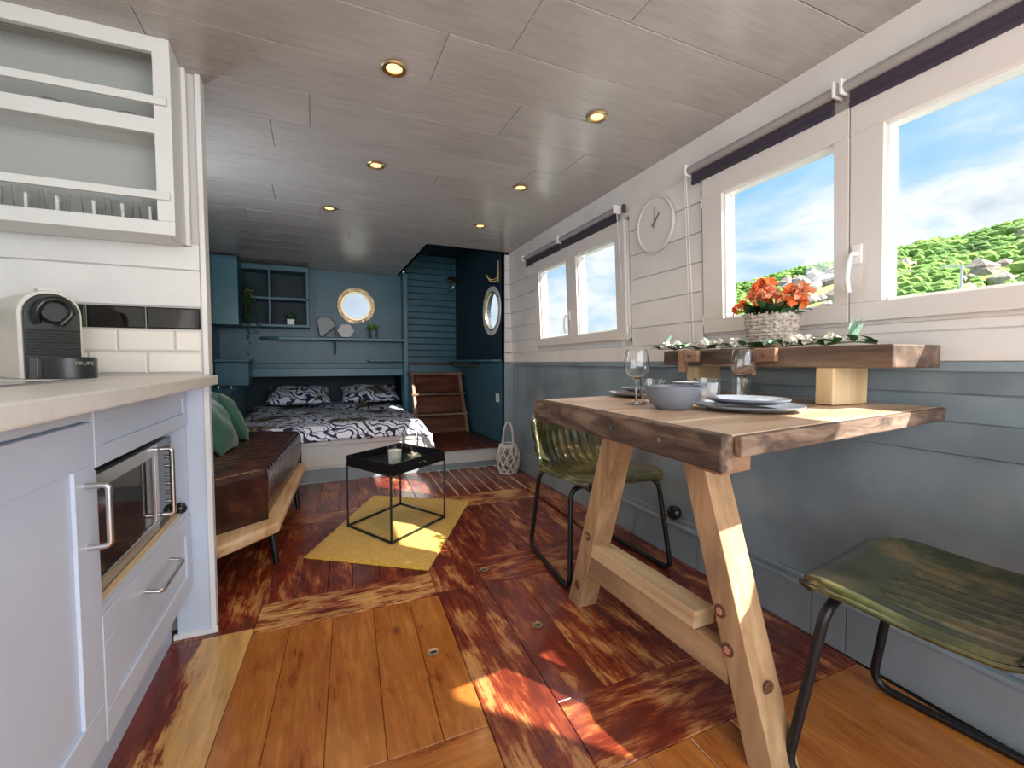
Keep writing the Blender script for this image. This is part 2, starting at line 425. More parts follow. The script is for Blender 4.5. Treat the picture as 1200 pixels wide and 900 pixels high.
# left border board (half painted) and beside the bench
fboard(-.78, -.335, -1.3, 1.80, 'floor_yellow')
fboard(-.55, -.335, 1.80, 3.83, 'floor_worn'); fboard(-.78, -.55, 1.80, 3.83, 'floor_red'); fboard(-1.1, -.78, 1.9, 3.83, 'floor_red')
fboard(-1.1, -.78, -1.3, 1.90, 'floor_red')
# orange hatch
for a, b_ in zip([-.335, -.215, -.072, .072, .211], [-.215, -.072, .072, .211, .33]): fboard(a, b_, 1.06, 1.76, 'floor_orange')
fboard(-.335, .33, .82, 1.06, 'floor_orange', 'x')
for a, b_ in zip([-.335, -.2, -.06, .08, .21], [-.2, -.06, .08, .21, .33]): fboard(a, b_, -1.3, .82, 'floor_orange')
# cross board, red hatch, cross board, far hatch
fboard(-.335, .33, 1.76, 1.965, 'floor_tan', 'x')
for a, b_ in zip([-.335, -.22, -.10, .0, .115, .22], [-.22, -.10, .0, .115, .22, .33]): fboard(a, b_, 1.965, 2.83, 'floor_red')
fboard(-.335, .33, 2.83, 3.05, 'floor_worn', 'x')
k = 0
for i in range(7): fboard(-.335 + i * .1275, -.335 + (i + 1) * .1275 - 0, 3.05, 3.83, 'floor_worn' if i % 2 else 'floor_red')
# long board
fboard(.33, .535, 1.78, 3.05, 'floor_worn'); fboard(.33, .535, -1.3, 1.78, 'floor_worn')
# right side
for a, b_ in zip([.535, .66, .80, .94, 1.08], [.66, .80, .94, 1.08, 1.22]): fboard(a, b_, -1.3, .82, 'floor_orange')
fboard(1.22, 1.50, -1.3, .82, 'floor_orange')
fboard(.535, 1.30, .82, 1.055, 'floor_worn', 'x')
for a, b_ in zip([.535, .69, .84, .99, 1.14], [.69, .84, .99, 1.14, 1.28]): fboard(a, b_, 1.055, 1.76, random.choice(['floor_worn', 'floor_red']))
fboard(.535, 1.26, 1.76, 2.03, 'floor_worn', 'x')
for i in range(8): fboard(.535 + i * .088, .535 + (i + 1) * .088, 2.03, 2.80, ['floor_red', 'floor_worn', 'floor_red'][i % 3])
fboard(.535, 1.24, 2.80, 3.05, 'floor_tan', 'x')
for i in range(8): fboard(.545 + i * .088, .545 + (i + 1) * .088, 3.05, 3.83, 'floor_red', g=.005)
MB().box(.74, 1.52, 3.06, 3.82, -.022, -.004).build('underlay', 'pine_block', floor)
fboard(1.30, 1.50, .82, 1.76, 'floor_worn'); fboard(1.28, 1.50, 1.76, 2.4, 'floor_worn'); fboard(1.264, 1.50, 2.4, 3.83, 'floor_worn')
# flush ring pulls set in the boards
for i, (x, y, lab) in enumerate([(.718, 1.406, 'small round metal ring pull set in the worn red hatch by the table leg'), (.337, 1.407, 'small dark ring pull set in the varnished orange hatch'), (.693, 1.891, 'small ring pull in the floor beside the mustard rug corner')]):
    t_ = thing('hatch_pull', (x, y, .001), lab, 'ring pull')
    mb = MB(); mb.lathe([(.011, 0), (.019, 0), (.021, .0025), (.019, .004), (.012, .002)], (x, y, .001), 20); mb.build('ring', 'aged_brass', t_, 40)
    MB().box(x - .009, x + .009, y - .004, y + .004, .001, .004).build('grip', 'black_metal', t_)
# scattered floor screws
# ============================================================ ceiling
ceil = struct(MB().box(-1.1, .895, -1.4, 5.36, H + .008, H + .05), 'ceiling', 'ceiling_gap')
mbc = MB().box(.895, 1.75, -1.4, 3.80, H + .008, H + .05).build('backing_board', 'ceiling_gap', ceil)
ys = [1.61 + .2525 * k for k in range(-12, 15)]
joints = {5.: 0}
for i, y in enumerate(ys):
    y1 = y + .2525
    if y1 > 5.33: y1 = 5.33
    if y >= 5.3: continue
    xs_all = (-1.05, 1.66 if y < 3.7 else .895)
    jx = {0: None}
    # joint offsets read from the photograph for the planks overhead
    key = round((y - 1.61) / .2525)
    J = {-2: [.59], -1: [.39, 1.55], 0: [-.45, .75], 1: [0.0, 1.2], 2: [-.15, 1.05], 3: [-.6, .62], 4: [.3], 5: [-.2, 1.0], 6: [.05], 7: [-.4, .75]}.get(key, [random.uniform(-.5, .3), random.uniform(.5, 1.3)])
    cuts = [xs_all[0]] + [j for j in J if xs_all[0] + .1 < j < xs_all[1] - .1] + [xs_all[1]]
    for a, b_ in zip(cuts, cuts[1:]):
        if y < 3.80 < y1 and b_ > .9:
            MB().box(a + .001, min(b_, .895), y + .0015, y1 - .0015, H, H + .008).build('plank', 'ceiling_board', ceil, grain='x', bevel=.0012, seg=1) if a < .85 else None
            MB().box(max(a, .895), b_, y + .0015, 3.80, H, H + .008).build('plank', 'ceiling_board', ceil, grain='x')
            continue
        MB().box(a + .001, b_ - .001, y + .0015, y1 - .0015, H, H + .008).build('plank', 'ceiling_board', ceil, grain='x', bevel=.0012, seg=1)

# ============================================================ right wall (leans in a little above the dado)
def WM(n, s_, h): return (1.616 + .03 * s_ - .05 * h - n, s_, h)      # n inwards, s along, h up
def DM(n, s_, h): return (1.572 + .03 * s_ - n, s_, h)
W1 = (-.27, 1.492, 1.066, 1.748); W2 = (2.028, 3.235, 1.066, 1.748)
wr = MB(WM)
for s0, s1, h0, h1 in [(-1.4, 3.83, .935, W1[2]), (-1.4, 3.83, W1[3], 2.0), (-1.4, W1[0], W1[2], W1[3]), (W1[1], W2[0], W1[2], W1[3]), (W2[1], 3.83, W1[2], W1[3])]:
    wr.box(-.07, 0, s0, s1, h0, h1)
wall_right = struct(wr, 'wall_right', 'white_paint')
wall_right['label'] = 'white planked boat side wall above grey blue dado'
hs = [.952, 1.038, 1.136, 1.268, 1.398, 1.528, 1.658, 1.788]
def wplank(s0, s1, h0, h1): MB(WM).box(0, .010, s0, s1, h0 + .002, h1 - .002).build('plank', 'white_paint', wall_right, bevel=.002, seg=1)
for h0, h1 in zip(hs, hs[1:]):
    if h1 <= 1.06:
        for s0, s1 in ((-1.4, .9), (.9, 2.1), (2.1, 3.82)): wplank(s0 + .001, s1 - .001, h0, h1)
    else:
        wplank(W1[1] + .012, W2[0] - .012, h0, h1); wplank(W2[1] + .012, 3.82, h0, h1)
for s0, s1 in ((W1[0], W1[1]), (W2[0], W2[1])): MB(WM).box(0, .006, s0, s1, 1.040, 1.066).build('sill_strip', 'white_paint', wall_right)
# dado
dado = MB(DM).box(-.06, 0, -1.4, 3.83, 0, .935).build('dado_panel', 'dado_paint', wall_right)
for h0, h1 in ((.70, .785), (.789, .862), (.866, .93)):
    MB(DM).box(0, .006, -1.3, 1.72, h0, h1).build('plank', 'dado_paint', wall_right, bevel=.002, seg=1)
MB(DM).box(0, .012, -1.4, 3.83, .925, .952).build('dado_rail', 'dado_paint', wall_right, bevel=.003)
MB(DM).box(0, .012, 3.72, 3.755, .16, .95).build('moulding', 'skirting_paint', wall_right, bevel=.003)
base = struct(MB(DM).box(0, .030, -1.4, 3.83, 0, .158), 'baseboard_right', 'gap_dark')
sj = [-1.4, -.6, .0, .42, .86, .975, 1.5, 2.1, 2.9, 3.83]
for a, b_ in zip(sj, sj[1:]): MB(DM).box(.030, .038, a + .0015, b_ - .0015, .002, .158).build('panel', 'skirting_paint', base, bevel=.001, seg=1)
MB(DM).box(0, .044, -1.4, 3.83, .158, .172).build('ledge', 'dado_paint', base, bevel=.003)
MB(DM).box(0, .018, -1.4, 3.83, .172, .192).build('bead', 'skirting_paint', base, bevel=.004)

# windows
def window(no, s0, s1, h0, h1, sm, glasses, handle, hinges):
    fr_ = MB(WM)
    for a, b_, c, d in ((s0, s1, h0, h0 + .022), (s0, s1, h1 - .022, h1), (s0, s0 + .022, h0, h1), (s1 - .022, s1, h0, h1)): fr_.box(-.05, .014, a, b_, c, d)
    w = struct(fr_, 'window_%d' % no, 'window_pvc', bevel=.003)
    for (a, b_), (g0, g1) in zip(((s0 + .012, sm - .0015), (sm + .0015, s1 - .012)), glasses):
        sb = MB(WM); H0 = h0 + .012; H1 = h1 - .012; G0 = 1.136; G1 = 1.65
        for p, q, r, t_ in ((a, b_, H0, G0), (a, b_, G1, H1), (a, g0, G0, G1), (g1, b_, G0, G1)): sb.box(-.045, .030, p, q, r, t_)
        sash = sb.build('sash', 'window_pvc', w, bevel=.002)
        bd = MB(WM)
        for p, q, r, t_ in ((g0, g1, G0, G0 + .008), (g0, g1, G1 - .008, G1), (g0, g0 + .008, G0, G1), (g1 - .008, g1, G0, G1)): bd.box(-.018, .014, p, q, r, t_)
        bd.build('glazing_bead', 'white_plastic', sash)
        MB(WM).box(-.014, -.008, g0 + .001, g1 - .001, G0 + .001, G1 - .001).build('pane', 'window_glass', sash)
    if handle:
        hs_, hh = handle
        hb = MB(WM).box(.030, .036, hs_ - .014, hs_ + .014, hh - .03, hh + .03).build('handle_plate', 'white_plastic', w, bevel=.002)
        pts = [WM(.034, hs_, hh), WM(.062, hs_, hh), WM(.068, hs_ + .004, hh - .03), WM(.070, hs_ + .008, hh - .075), WM(.064, hs_ + .006, hh - .118)]
        MB().tube(fillet(pts, .012), .0075, 8).build('handle', 'white_plastic', w, 50)
    for hs_, hh in hinges:
        MB().tube([WM(.024, hs_, hh - .022), WM(.024, hs_, hh + .022)], .006, 8).build('hinge', 'white_plastic', w, 50)
    return w
window(1, *W1, .883, ((-.205, .790), (.930, 1.376)), (.858, 1.285), ((1.485, 1.64), (1.485, 1.135)))
window(2, *W2, 2.655, ((2.128, 2.565), (2.700, 3.135)), (2.675, 1.27), ((2.035, 1.64), (2.035, 1.13)))
# roller blinds
def blind(s0, s1, lab, cordside=None, brown=False):
    b0 = thing('roller_blind', WM(.03, (s0 + s1) / 2, 1.745), lab, 'blind', 'roller blinds rolled up above the windows')
    MB().tube([WM(.040, s0, 1.797), WM(.040, s1, 1.797)], .017, 14).build('roller', 'blind_tube', b0, 40)
    MB(WM).box(.030, .034, s0 + .012, s1 - .012, 1.735, 1.797).build('cloth', 'fabric_blind', b0)
    MB(WM).box(.026, .040, s0 + .012, s1 - .012, 1.733, 1.748).build('bottom_bar', 'fabric_blind', b0, bevel=.003)
    for s_ in (s0, s1): MB(WM).box(.008, .062, s_ - .004, s_ + .004, 1.775, 1.822).build('bracket', 'white_plastic', b0, bevel=.002)
    if cordside is not None:
        MB().tube([WM(.05, cordside, 1.79), WM(.03, cordside + .003, 1.4), WM(.022, cordside, 1.03)], .0016, 5).build('cord', 'white_plastic', b0)
        MB().tube([WM(.03, cordside + .03, 1.79), WM(.022, cordside + .03, 1.4), WM(.020, cordside + .024, 1.03)], .0016, 5).build('cord', 'white_plastic', b0)
blind(-.27, .893, 'dark plum roller blind above the largest, nearest window pane')
blind(.915, 1.545, 'dark plum roller blind above the pane behind the orange flowers', 1.55)
blind(2.085, 2.745, 'dark plum roller blind over the far window half nearer the clock', 2.07)
blind(2.765, 3.36, 'dark plum roller blind over the far window half beside the stair alcove')
hk = MB(WM); hk.box(.012, .03, 2.035, 2.048, 1.77, 1.815)
tag(hk.build('blind_hook', 'rust'), 'tiny brown bracket at the end of the far blind', 'bracket')

# clock
cl = thing('wall_clock', WM(.01, 1.788, 1.502), 'round white wall clock with pale hands on the white planks', 'clock')
def CM(u, w, n): return WM(.012 + n, 1.788 - u, 1.634 + w)           # u to the right as seen, w up
def disc(r0, n0, n1, k=40):
    mb = MB(); vs = [CM(r0 * math.cos(2 * pi * i / k), r0 * math.sin(2 * pi * i / k), n_) for n_ in (n0, n1) for i in range(k)]
    return mb.add(vs, [tuple(range(k)), tuple(range(k, 2 * k))] + [(i, (i + 1) % k, k + (i + 1) % k, k + i) for i in range(k)])
disc(.130, .0, .016).build('case', 'clock_face', cl, bevel=.003)
MB().tube([CM(.130 * math.cos(2 * pi * i / 44), .130 * math.sin(2 * pi * i / 44), .016) for i in range(44)], .006, 8, True).build('rim', 'window_pvc', cl, 60)
for i in range(12):
    a = 2 * pi * i / 12
    MB().bar(CM(.098 * math.sin(a), .098 * math.cos(a), .0175), CM(.112 * math.sin(a), .112 * math.cos(a), .0175), .0022, .001, (-1, 0, 0)).build('hour_mark', 'window_pvc', cl)
MB().bar(CM(0, -.018, .021), CM(.004, .086, .021), .0035, .002, (-1, 0, 0)).build('minute_hand', 'blind_tube', cl)
MB().bar(CM(-.008, -.01, .024), CM(.042, .046, .024), .0045, .002, (-1, 0, 0)).build('hour_hand', 'grey_plastic', cl)
disc(.007, .018, .027, 16).build('hub', 'steel', cl)

# ============================================================ far end of the cabin
ZB = .80
# back wall: above the bed recess, with a round hole for the porthole
wf = MB()
PH = (.43, 1.577, .158)
q = lambda u, w, t_: (u, 5.30 + t_, w)
plate_hole(wf, q, .05, .81, 1.2, 1.95, PH[0], PH[1], PH[2], 0, .06)
wf.box(-.95, .05, 5.3, 5.36, ZB, 1.99); wf.box(.05, .81, 5.3, 5.36, ZB, 1.2); wf.box(.81, .96, 5.3, 5.36, ZB, 1.99)
wall_back = struct(wf, 'wall_back', 'teal_paint')
MB().box(-.9, .93, 5.275, 5.30, ZB, .882).build('lower_rail', 'teal_light_paint', wall_back, bevel=.003)
MB().box(-.9, .93, 5.286, 5.30, .886, .942).build('upper_rail', 'teal_paint', wall_back, bevel=.003)
MB().box(-.9, .93, 5.292, 5.30, .946, 1.195).build('panel', 'teal_paint', wall_back, bevel=.002)
# bed recess under the shelf
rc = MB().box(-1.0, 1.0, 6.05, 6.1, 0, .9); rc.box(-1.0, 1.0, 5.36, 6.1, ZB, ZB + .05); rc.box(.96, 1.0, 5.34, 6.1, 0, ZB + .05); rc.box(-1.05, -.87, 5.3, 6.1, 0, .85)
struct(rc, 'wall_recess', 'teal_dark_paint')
# column between bed and stairs
struct(MB().box(.925, .972, 5.16, 5.36, .33, H + .01), 'trim_1', 'teal_light_paint', bevel=.004)
# bedroom left wall
struct(MB().box(-.95, -.87, 1.94, 5.36, 0, H + .05), 'wall_left', 'teal_paint')
# alcove walls
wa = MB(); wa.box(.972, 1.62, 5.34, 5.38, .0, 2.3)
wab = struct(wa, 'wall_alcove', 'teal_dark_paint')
n_ = 17
for i in range(n_):
    z0 = .945 + i * .075
    MB().box(.972, 1.588, 5.322, 5.34, z0 + .002, z0 + .072).build('plank', 'teal_paint', wab, bevel=.004, seg=1)
MB().box(.972, 1.588, 5.29, 5.34, .915, .943).build('ledge', 'platform_wood', wab)
q2 = lambda u, w, t_: (1.59 + t_, u, w)
wb = MB(); AP = (4.10, 1.45, .225)
plate_hole(wb, q2, 3.86, 4.5, 1.1, 1.85, AP[0], AP[1], AP[2], 0, .07)
wb.box(1.59, 1.66, 4.5, 5.38, 0, 2.3); wb.box(1.59, 1.66, 3.80, 3.86, 0, 2.3); wb.box(1.59, 1.66, 3.86, 4.5, 0, 1.1); wb.box(1.59, 1.66, 3.86, 4.5, 1.85, 2.3)
wsr = struct(wb, 'wall_alcove_side', 'teal_dark_paint')
MB().box(1.584, 1.59, 3.85, 5.30, .20, .955).build('lower_panel', 'teal_paint', wsr)
MB().box(1.50, 1.59, 3.86, 5.30, .958, .978).build('ledge', 'teal_light_paint', wsr, bevel=.003)
# raised alcove ceiling and its sides
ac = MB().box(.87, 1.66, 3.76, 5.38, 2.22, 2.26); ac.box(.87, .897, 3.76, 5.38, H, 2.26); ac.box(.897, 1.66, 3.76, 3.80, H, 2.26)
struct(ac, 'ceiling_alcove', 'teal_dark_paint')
# white/grey return wall beside the alcove
ret = MB().box(1.59, 1.80, 3.80, 3.86, .95, H)
r1 = struct(ret, 'wall_return', 'white_paint')
MB().box(1.59, 1.80, 3.79, 3.86, 0, .95).build('lower_panel', 'dado_paint', r1)
for h0, h1 in zip(hs, hs[1:] + [1.93]): MB().box(1.592, 1.72, 3.792, 3.80, h0 + .002, h1 - .002).build('plank', 'white_paint', r1, bevel=.002, seg=1)

# portholes
def porthole(no, q, c, r, glassr, m, lab, bolts=8, w=.045, ru=None):
    def ring(r0, r1, t0, t1, k=40):
        vs = []
        for rr, t_ in ((r0, t0), (r1, t0), (r1, t1), (r0, t1)): vs += [q(c[0] + rr * math.cos(2 * pi * i / k), c[1] + rr * math.sin(2 * pi * i / k), t_) for i in range(k)]
        return MB().add(vs, [(a * k + i, a * k + (i + 1) % k, ((a + 1) % 4) * k + (i + 1) % k, ((a + 1) % 4) * k + i) for a in range(4) for i in range(k)])
    o = struct(ring(glassr - .004, r + w, -.014, -.001), 'window_%d' % no, m, smooth=30, bevel=.004)
    o['label'] = lab
    ring(glassr - .02, glassr, -.01, .012).build('inner_ring', 'brass', o, 30, bevel=.002)
    for i in range(bolts):
        a = 2 * pi * (i + .5) / bolts; p = (c[0] + (r + w * .45) * math.cos(a), c[1] + (r + w * .45) * math.sin(a))
        MB().tube([q(p[0], p[1], -.014), q(p[0], p[1], -.022)], .009, 8).build('bolt', 'brass', o)
    k = 40; vs = [q(c[0] + (glassr - .015) * math.cos(2 * pi * i / k), c[1] + (glassr - .015) * math.sin(2 * pi * i / k), t_) for t_ in (.0, .006) for i in range(k)]
    MB().add(vs, [tuple(range(k)), tuple(range(k, 2 * k))] + [(i, (i + 1) % k, k + (i + 1) % k, k + i) for i in range(k)]).build('pane', 'window_glass', o)
    return o
porthole(3, q, PH[:2], .158, .163, 'aged_brass', 'round brass porthole above the bed shelf')
p4 = porthole(4, q2, AP[:2], .225, .195, 'white_plastic', 'round white rimmed porthole in the stair alcove', 6, .012)

# platform and its face
pl = struct(MB().box(.935, 1.60, 3.86, 5.36, .0, .165), 'floor_platform', 'bed_base_paint')
for i in range(5): MB().box(.925 + i * .1328 + .001, .925 + (i + 1) * .1328 - .001, 3.815, 5.34, .168, .188).build('plank', 'platform_wood', pl, bevel=.002, seg=1)
MB().box(.925, 1.60, 3.835, 3.86, .05, .165).build('riser', 'bed_base_paint', pl, bevel=.002)
MB().box(.925, 1.60, 3.825, 3.86, .0, .05).build('kick_strip', 'skirting_paint', pl, bevel=.002)
# block behind the ladder
struct(MB().box(.972, 1.60, 5.12, 5.34, .188, .915), 'wall_stair_block', 'teal_paint')
tag(MB().box(1.47, 1.582, 4.48, 5.05, .90, .952).build('dark_box', 'black_plastic', bevel=.004), 'long black box under the ledge in the stair alcove', 'box')

# ladder steps
ld = thing('step_ladder', (1.27, 4.9, .188), 'brown wooden boat steps climbing from the red platform', 'steps')
def lp(z): return 5.04 - (.835 - z) * .50
for x in (.985, 1.53): 
    MB().hexa([(x - .016, lp(.19) - .03, .19), (x + .016, lp(.19) - .03, .19), (x + .016, lp(.19) + .05, .19), (x - .016, lp(.19) + .05, .19)],
              [(x - .016, lp(.85) - .03, .85), (x + .016, lp(.85) - .03, .85), (x + .016, lp(.85) + .05, .85), (x - .016, lp(.85) + .05, .85)]).build('side_rail', 'step_edge_wood', ld, grain='z', bevel=.003)
for z in (.835, .612, .395):
    MB().box(.955, 1.56, lp(z) - .055, lp(z) + .09, z - .024, z).build('tread', 'step_edge_wood', ld, grain='x', bevel=.004)
for z0, z1 in ((.62, .81), (.40, .588), (.19, .37)):
    MB().hexa([(1.0, lp(z0) + .03, z0), (1.515, lp(z0) + .03, z0), (1.515, lp(z0) + .045, z0), (1.0, lp(z0) + .045, z0)],
              [(1.0, lp(z1) + .03, z1), (1.515, lp(z1) + .03, z1), (1.515, lp(z1) + .045, z1), (1.0, lp(z1) + .045, z1)]).build('riser', 'step_wood', ld, grain='x')

# light switch, hooks, lantern lamp in alcove
sw = MB().box(1.578, 1.584, 3.91, 3.985, .575, .655); tag(sw.build('socket', 'white_plastic', bevel=.004), 'white wall switch plate low on the teal alcove wall', 'switch')
hkk = thing('coat_hook', (1.585, 3.93, 1.70), 'brass double coat hook above the alcove porthole', 'hook')
MB().box(1.575, 1.59, 3.915, 3.945, 1.70, 1.90).build('plate', 'brass', hkk, bevel=.004)
for z, l in ((1.745, .07), (1.725, .055)):
    pts = [(1.575, 3.93, z), (1.56 - l * .3, 3.935, z - .025), (1.56 - l, 3.95, z - .015), (1.545 - l, 3.955, z + .02)]
    MB().tube(fillet(pts, .015), .005, 8).build('prong', 'brass', hkk, 50)
pd = thing('pendant_light', (1.50, 5.2, 1.76), 'small glass pendant hanging in the dark stair alcove', 'lamp')
MB().tube([(1.5, 5.2, 2.22), (1.5, 5.2, 1.93)], .003, 6).build('cable', 'black_metal', pd)
MB().lathe([(.004, .17), (.045, .16), (.06, .13), (.03, .12), (.02, .10)], (1.5, 5.2, 1.79), 16).build('canopy', 'brass', pd, 50)
MB().lathe([(.008, .10), (.02, .08), (.024, .03), (.012, 0), (.002, -.005)], (1.5, 5.2, 1.79), 16).build('shade', 'glass_ware', pd, 60)

# ============================================================ bedroom furniture
# bed
bed = thing('bed', (.12, 4.8, 0), 'double bed with pale grey panelled base and printed bedding, under the teal shelf', 'bed')
MB().box(-.645, .91, 3.86, 6.04, .0, .30).build('base_box', 'bed_base_paint', bed)
MB().box(-.645, .915, 3.845, 3.862, .125, .318).build('front_panel', 'bed_base_paint', bed, bevel=.002)
fp = MB(); fp.box(-.645, .915, 3.835, 3.847, .29, .33); fp.box(.862, .915, 3.835, 3.847, .125, .29); fp.build('panel_frame', 'bed_base_paint', bed, bevel=.003)
MB().box(-.645, .92, 3.825, 3.86, .0, .105).build('plinth', 'skirting_paint', bed, bevel=.003)
MB().box(-.645, .92, 3.815, 3.86, .105, .125).build('plinth_rail', 'bed_base_paint', bed, bevel=.003)
MB().box(.91, .925, 3.83, 5.3, .0, .33).build('side_panel', 'bed_base_paint', bed, bevel=.002)
MB().box(-.60, .87, 3.88, 6.0, .30, .42).build('mattress', 'white_plastic', bed, bevel=.03)
# duvet: a draped sheet
rnd = random.Random(3)
ph = [(rnd.uniform(3, 9), rnd.uniform(3, 9), rnd.uniform(0, 6), rnd.uniform(.004, .010)) for _ in range(7)]
def duv(a, b_):
    x = -.64 + a * 1.62; y = 3.81 + b_ * 2.05
    z = .445 + sum(d * math.sin(p * x + qq * y + r) for p, qq, r, d in ph)
    ef = max(0, 1 - (y - 3.81) / .16); z -= ef ** 2 * .105
    er = max(0, (x - .83) / .15); z -= er ** 1.8 * (.17 if y < 5 else .05); 
    if er > 0: x -= .03 * er; y += -.01
    el = max(0, (-.58 - x) / .12); z -= el ** 2 * .08
    if er > 0: z += .012 * math.sin(y * 22)
    return (x, y, z)
MB().grid(duv, 64, 70).build('duvet', 'printed_bedding', bed, 180, solid=.022)
def pillow(cx, cy, cz, w, d, hgt, tilt, seed):
    mb = MB(); n = 20
    def f(sgn):
        def g(a, b_):
            u = a * 2 - 1; v = b_ * 2 - 1
            k = max(0, (1 - abs(u) ** 2.6)) ** .55 * max(0, (1 - abs(v) ** 2.6)) ** .55
            pin = 1 - .10 * (1 - abs(abs(u) * abs(v))) * 1
            x = u * w / 2 * (1 - .07 * (1 - v * v)); y = v * d / 2 * (1 - .07 * (1 - u * u)); z = sgn * hgt / 2 * k * (1 + .14 * math.sin(5 * u + seed) * math.cos(4 * v + seed))
            c_, s_ = math.cos(tilt), math.sin(tilt)
            return (cx + x, cy + y * c_ - z * s_, cz + y * s_ + z * c_)
        return g
    mb.grid(f(1), n, n); mb.grid(f(-1), n, n); return mb
for cx, lab, sd in ((-.17, 'patterned pillow on the left side of the bed', 1.), (.60, 'patterned pillow on the right side of the bed, by the post', 3.)):
    t_ = tag(pillow(cx, 5.62, .582, .66, .42, .15, .38, sd).build('pillow', 'printed_bedding', None, 180), lab, 'pillow', 'printed pillows at the head of the bed')

# low cabinet along the left wall + end cabinet
lc = thing('low_cabinet', (-.76, 3.6, 0), 'low teal side cabinet running beside the bed along the left wall', 'cabinet')
MB().box(-.868, -.66, 2.02, 5.18, 0, .70).build('body', 'teal_paint', lc, bevel=.006)
MB().box(-.868, -.65, 2.0, 5.19, .70, .715).build('top', 'teal_light_paint', lc, bevel=.004)
MB().tube(fillet([(-.78, 4.62, .715), (-.78, 4.62, .742), (-.70, 4.74, .742), (-.70, 4.74, .715)], .01), .006, 8).build('handle', 'steel', lc, 50)
ec = thing('corner_cabinet', (-.72, 5.1, 0), 'teal corner cupboard with overhanging top at the far left of the bed', 'cabinet')
MB().box(-.868, -.66, 5.20, 5.27, .0, .90).build('body', 'teal_paint', ec, bevel=.004)
MB().box(-.868, -.575, 4.98, 5.27, .955, .98).build('top', 'teal_paint', ec, bevel=.003)
MB().box(-.868, -.59, 5.0, 5.27, .725, .95).build('door', 'teal_paint', ec, bevel=.004)
# wall box cabinet and open shelf unit
wc = thing('wall_cabinet', (-.75, 5.0, 1.295), 'tall teal wall cupboard hung in the far left corner below the ceiling', 'cabinet')
MB().box(-.866, -.638, 4.815, 5.28, 1.30, 1.925).build('body', 'teal_paint', wc, bevel=.003)
MB().box(-.834, -.636, 4.80, 4.815, 1.297, 1.90).build('door', 'teal_light_paint', wc, bevel=.003)
su = thing('shelf_unit', (-.35, 5.15, 1.31), 'teal open wall shelves with four square compartments', 'shelf')
f0, f1 = 5.05, 5.298
MB().box(-.665, -.042, f0, f1, 1.305, 1.332).build('bottom_shelf', 'teal_paint', su, bevel=.003)
MB().box(-.665, -.045, f0, f1, 1.575, 1.60).build('middle_shelf', 'teal_paint', su, bevel=.003)
MB().box(-.665, -.045, f0, f1, 1.862, 1.915).build('top_board', 'teal_paint', su, bevel=.003)
MB().box(-.072, -.045, f0, f1, 1.332, 1.862).build('side_board', 'teal_paint', su, bevel=.003)
MB().box(-.665, -.640, f0, f1, 1.332, 1.862).build('side_board', 'teal_paint', su, bevel=.003)
MB().box(-.412, -.392, f0 + .005, f1, 1.332, 1.862).build('divider', 'teal_paint', su, bevel=.003)
MB().box(-.64, -.072, f1 - .03, f1, 1.332, 1.862).build('back_board', 'teal_dark_paint', su)
# bed shelf
bs = thing('wall_shelf', (.2, 5.2, 1.15), 'long teal shelf with rounded left end under the brass porthole', 'shelf')
pol = [(.924, 5.299), (-.52, 5.299), (-.50, 5.22), (-.43, 5.15), (-.33, 5.11), (.924, 5.09)]
MB().prism(pol, 1.182, 1.214).build('board', 'teal_light_paint', bs, bevel=.005)
br_ = MB().box(.19, .21, 5.27, 5.30, 1.0, 1.182); br_.hexa([(.19, 5.13, 1.16), (.21, 5.13, 1.16), (.21, 5.15, 1.182), (.19, 5.15, 1.182)], [(.19, 5.275, 1.03), (.21, 5.275, 1.03), (.21, 5.285, 1.07), (.19, 5.285, 1.07)]); br_.build('bracket', 'teal_paint', bs)
tag(MB().box(.54, .924, 5.13, 5.291, .962, .985).build('small_shelf', 'teal_light_paint', bevel=.004), 'short teal shelf above the right pillow', 'shelf')

# ornaments on the shelf
def poly_ornament(name, pts, y, m, lab, cat, depth=.012, frame=False):
    t_ = thing(name, (sum(p[0] for p in pts) / len(pts), y, min(p[1] for p in pts)), lab, cat)
    MB().prism(pts, y - depth / 2, y + depth / 2, 'y').build('face', m, t_, bevel=.002)
    if frame: MB().tube([(p[0], y - depth / 2, p[1]) for p in pts], .004, 6, True).build('frame', 'black_metal', t_)
    return t_
hx = [(.02, 1.30), (.052, 1.345), (.15, 1.345), (.205, 1.30), (.185, 1.255), (.06, 1.216), (.035, 1.25)]
t_ = poly_ornament('geometric_mirror', [(.025, 1.395), (.06, 1.43), (.15, 1.43), (.195, 1.385), (.20, 1.335), (.075, 1.222), (.05, 1.24)], 5.20, 'mirror_face', 'grey faceted mirror on the shelf, with a dark wire stand', 'mirror', frame=True)
MB().tube([(.20, 5.2, 1.335), (.215, 5.2, 1.216), (.075, 5.2, 1.22)], .005, 6).build('stand', 'black_metal', t_)
poly_ornament('hexagon_ornament', [(.222 + .088 * (1 + math.cos(pi / 3 * i + pi)), 1.292 + .088 * .88 * math.sin(pi / 3 * i + pi)) for i in range(6)], 5.17, 'clock_face', 'pinkish hexagon plaque on the shelf below the porthole', 'ornament')

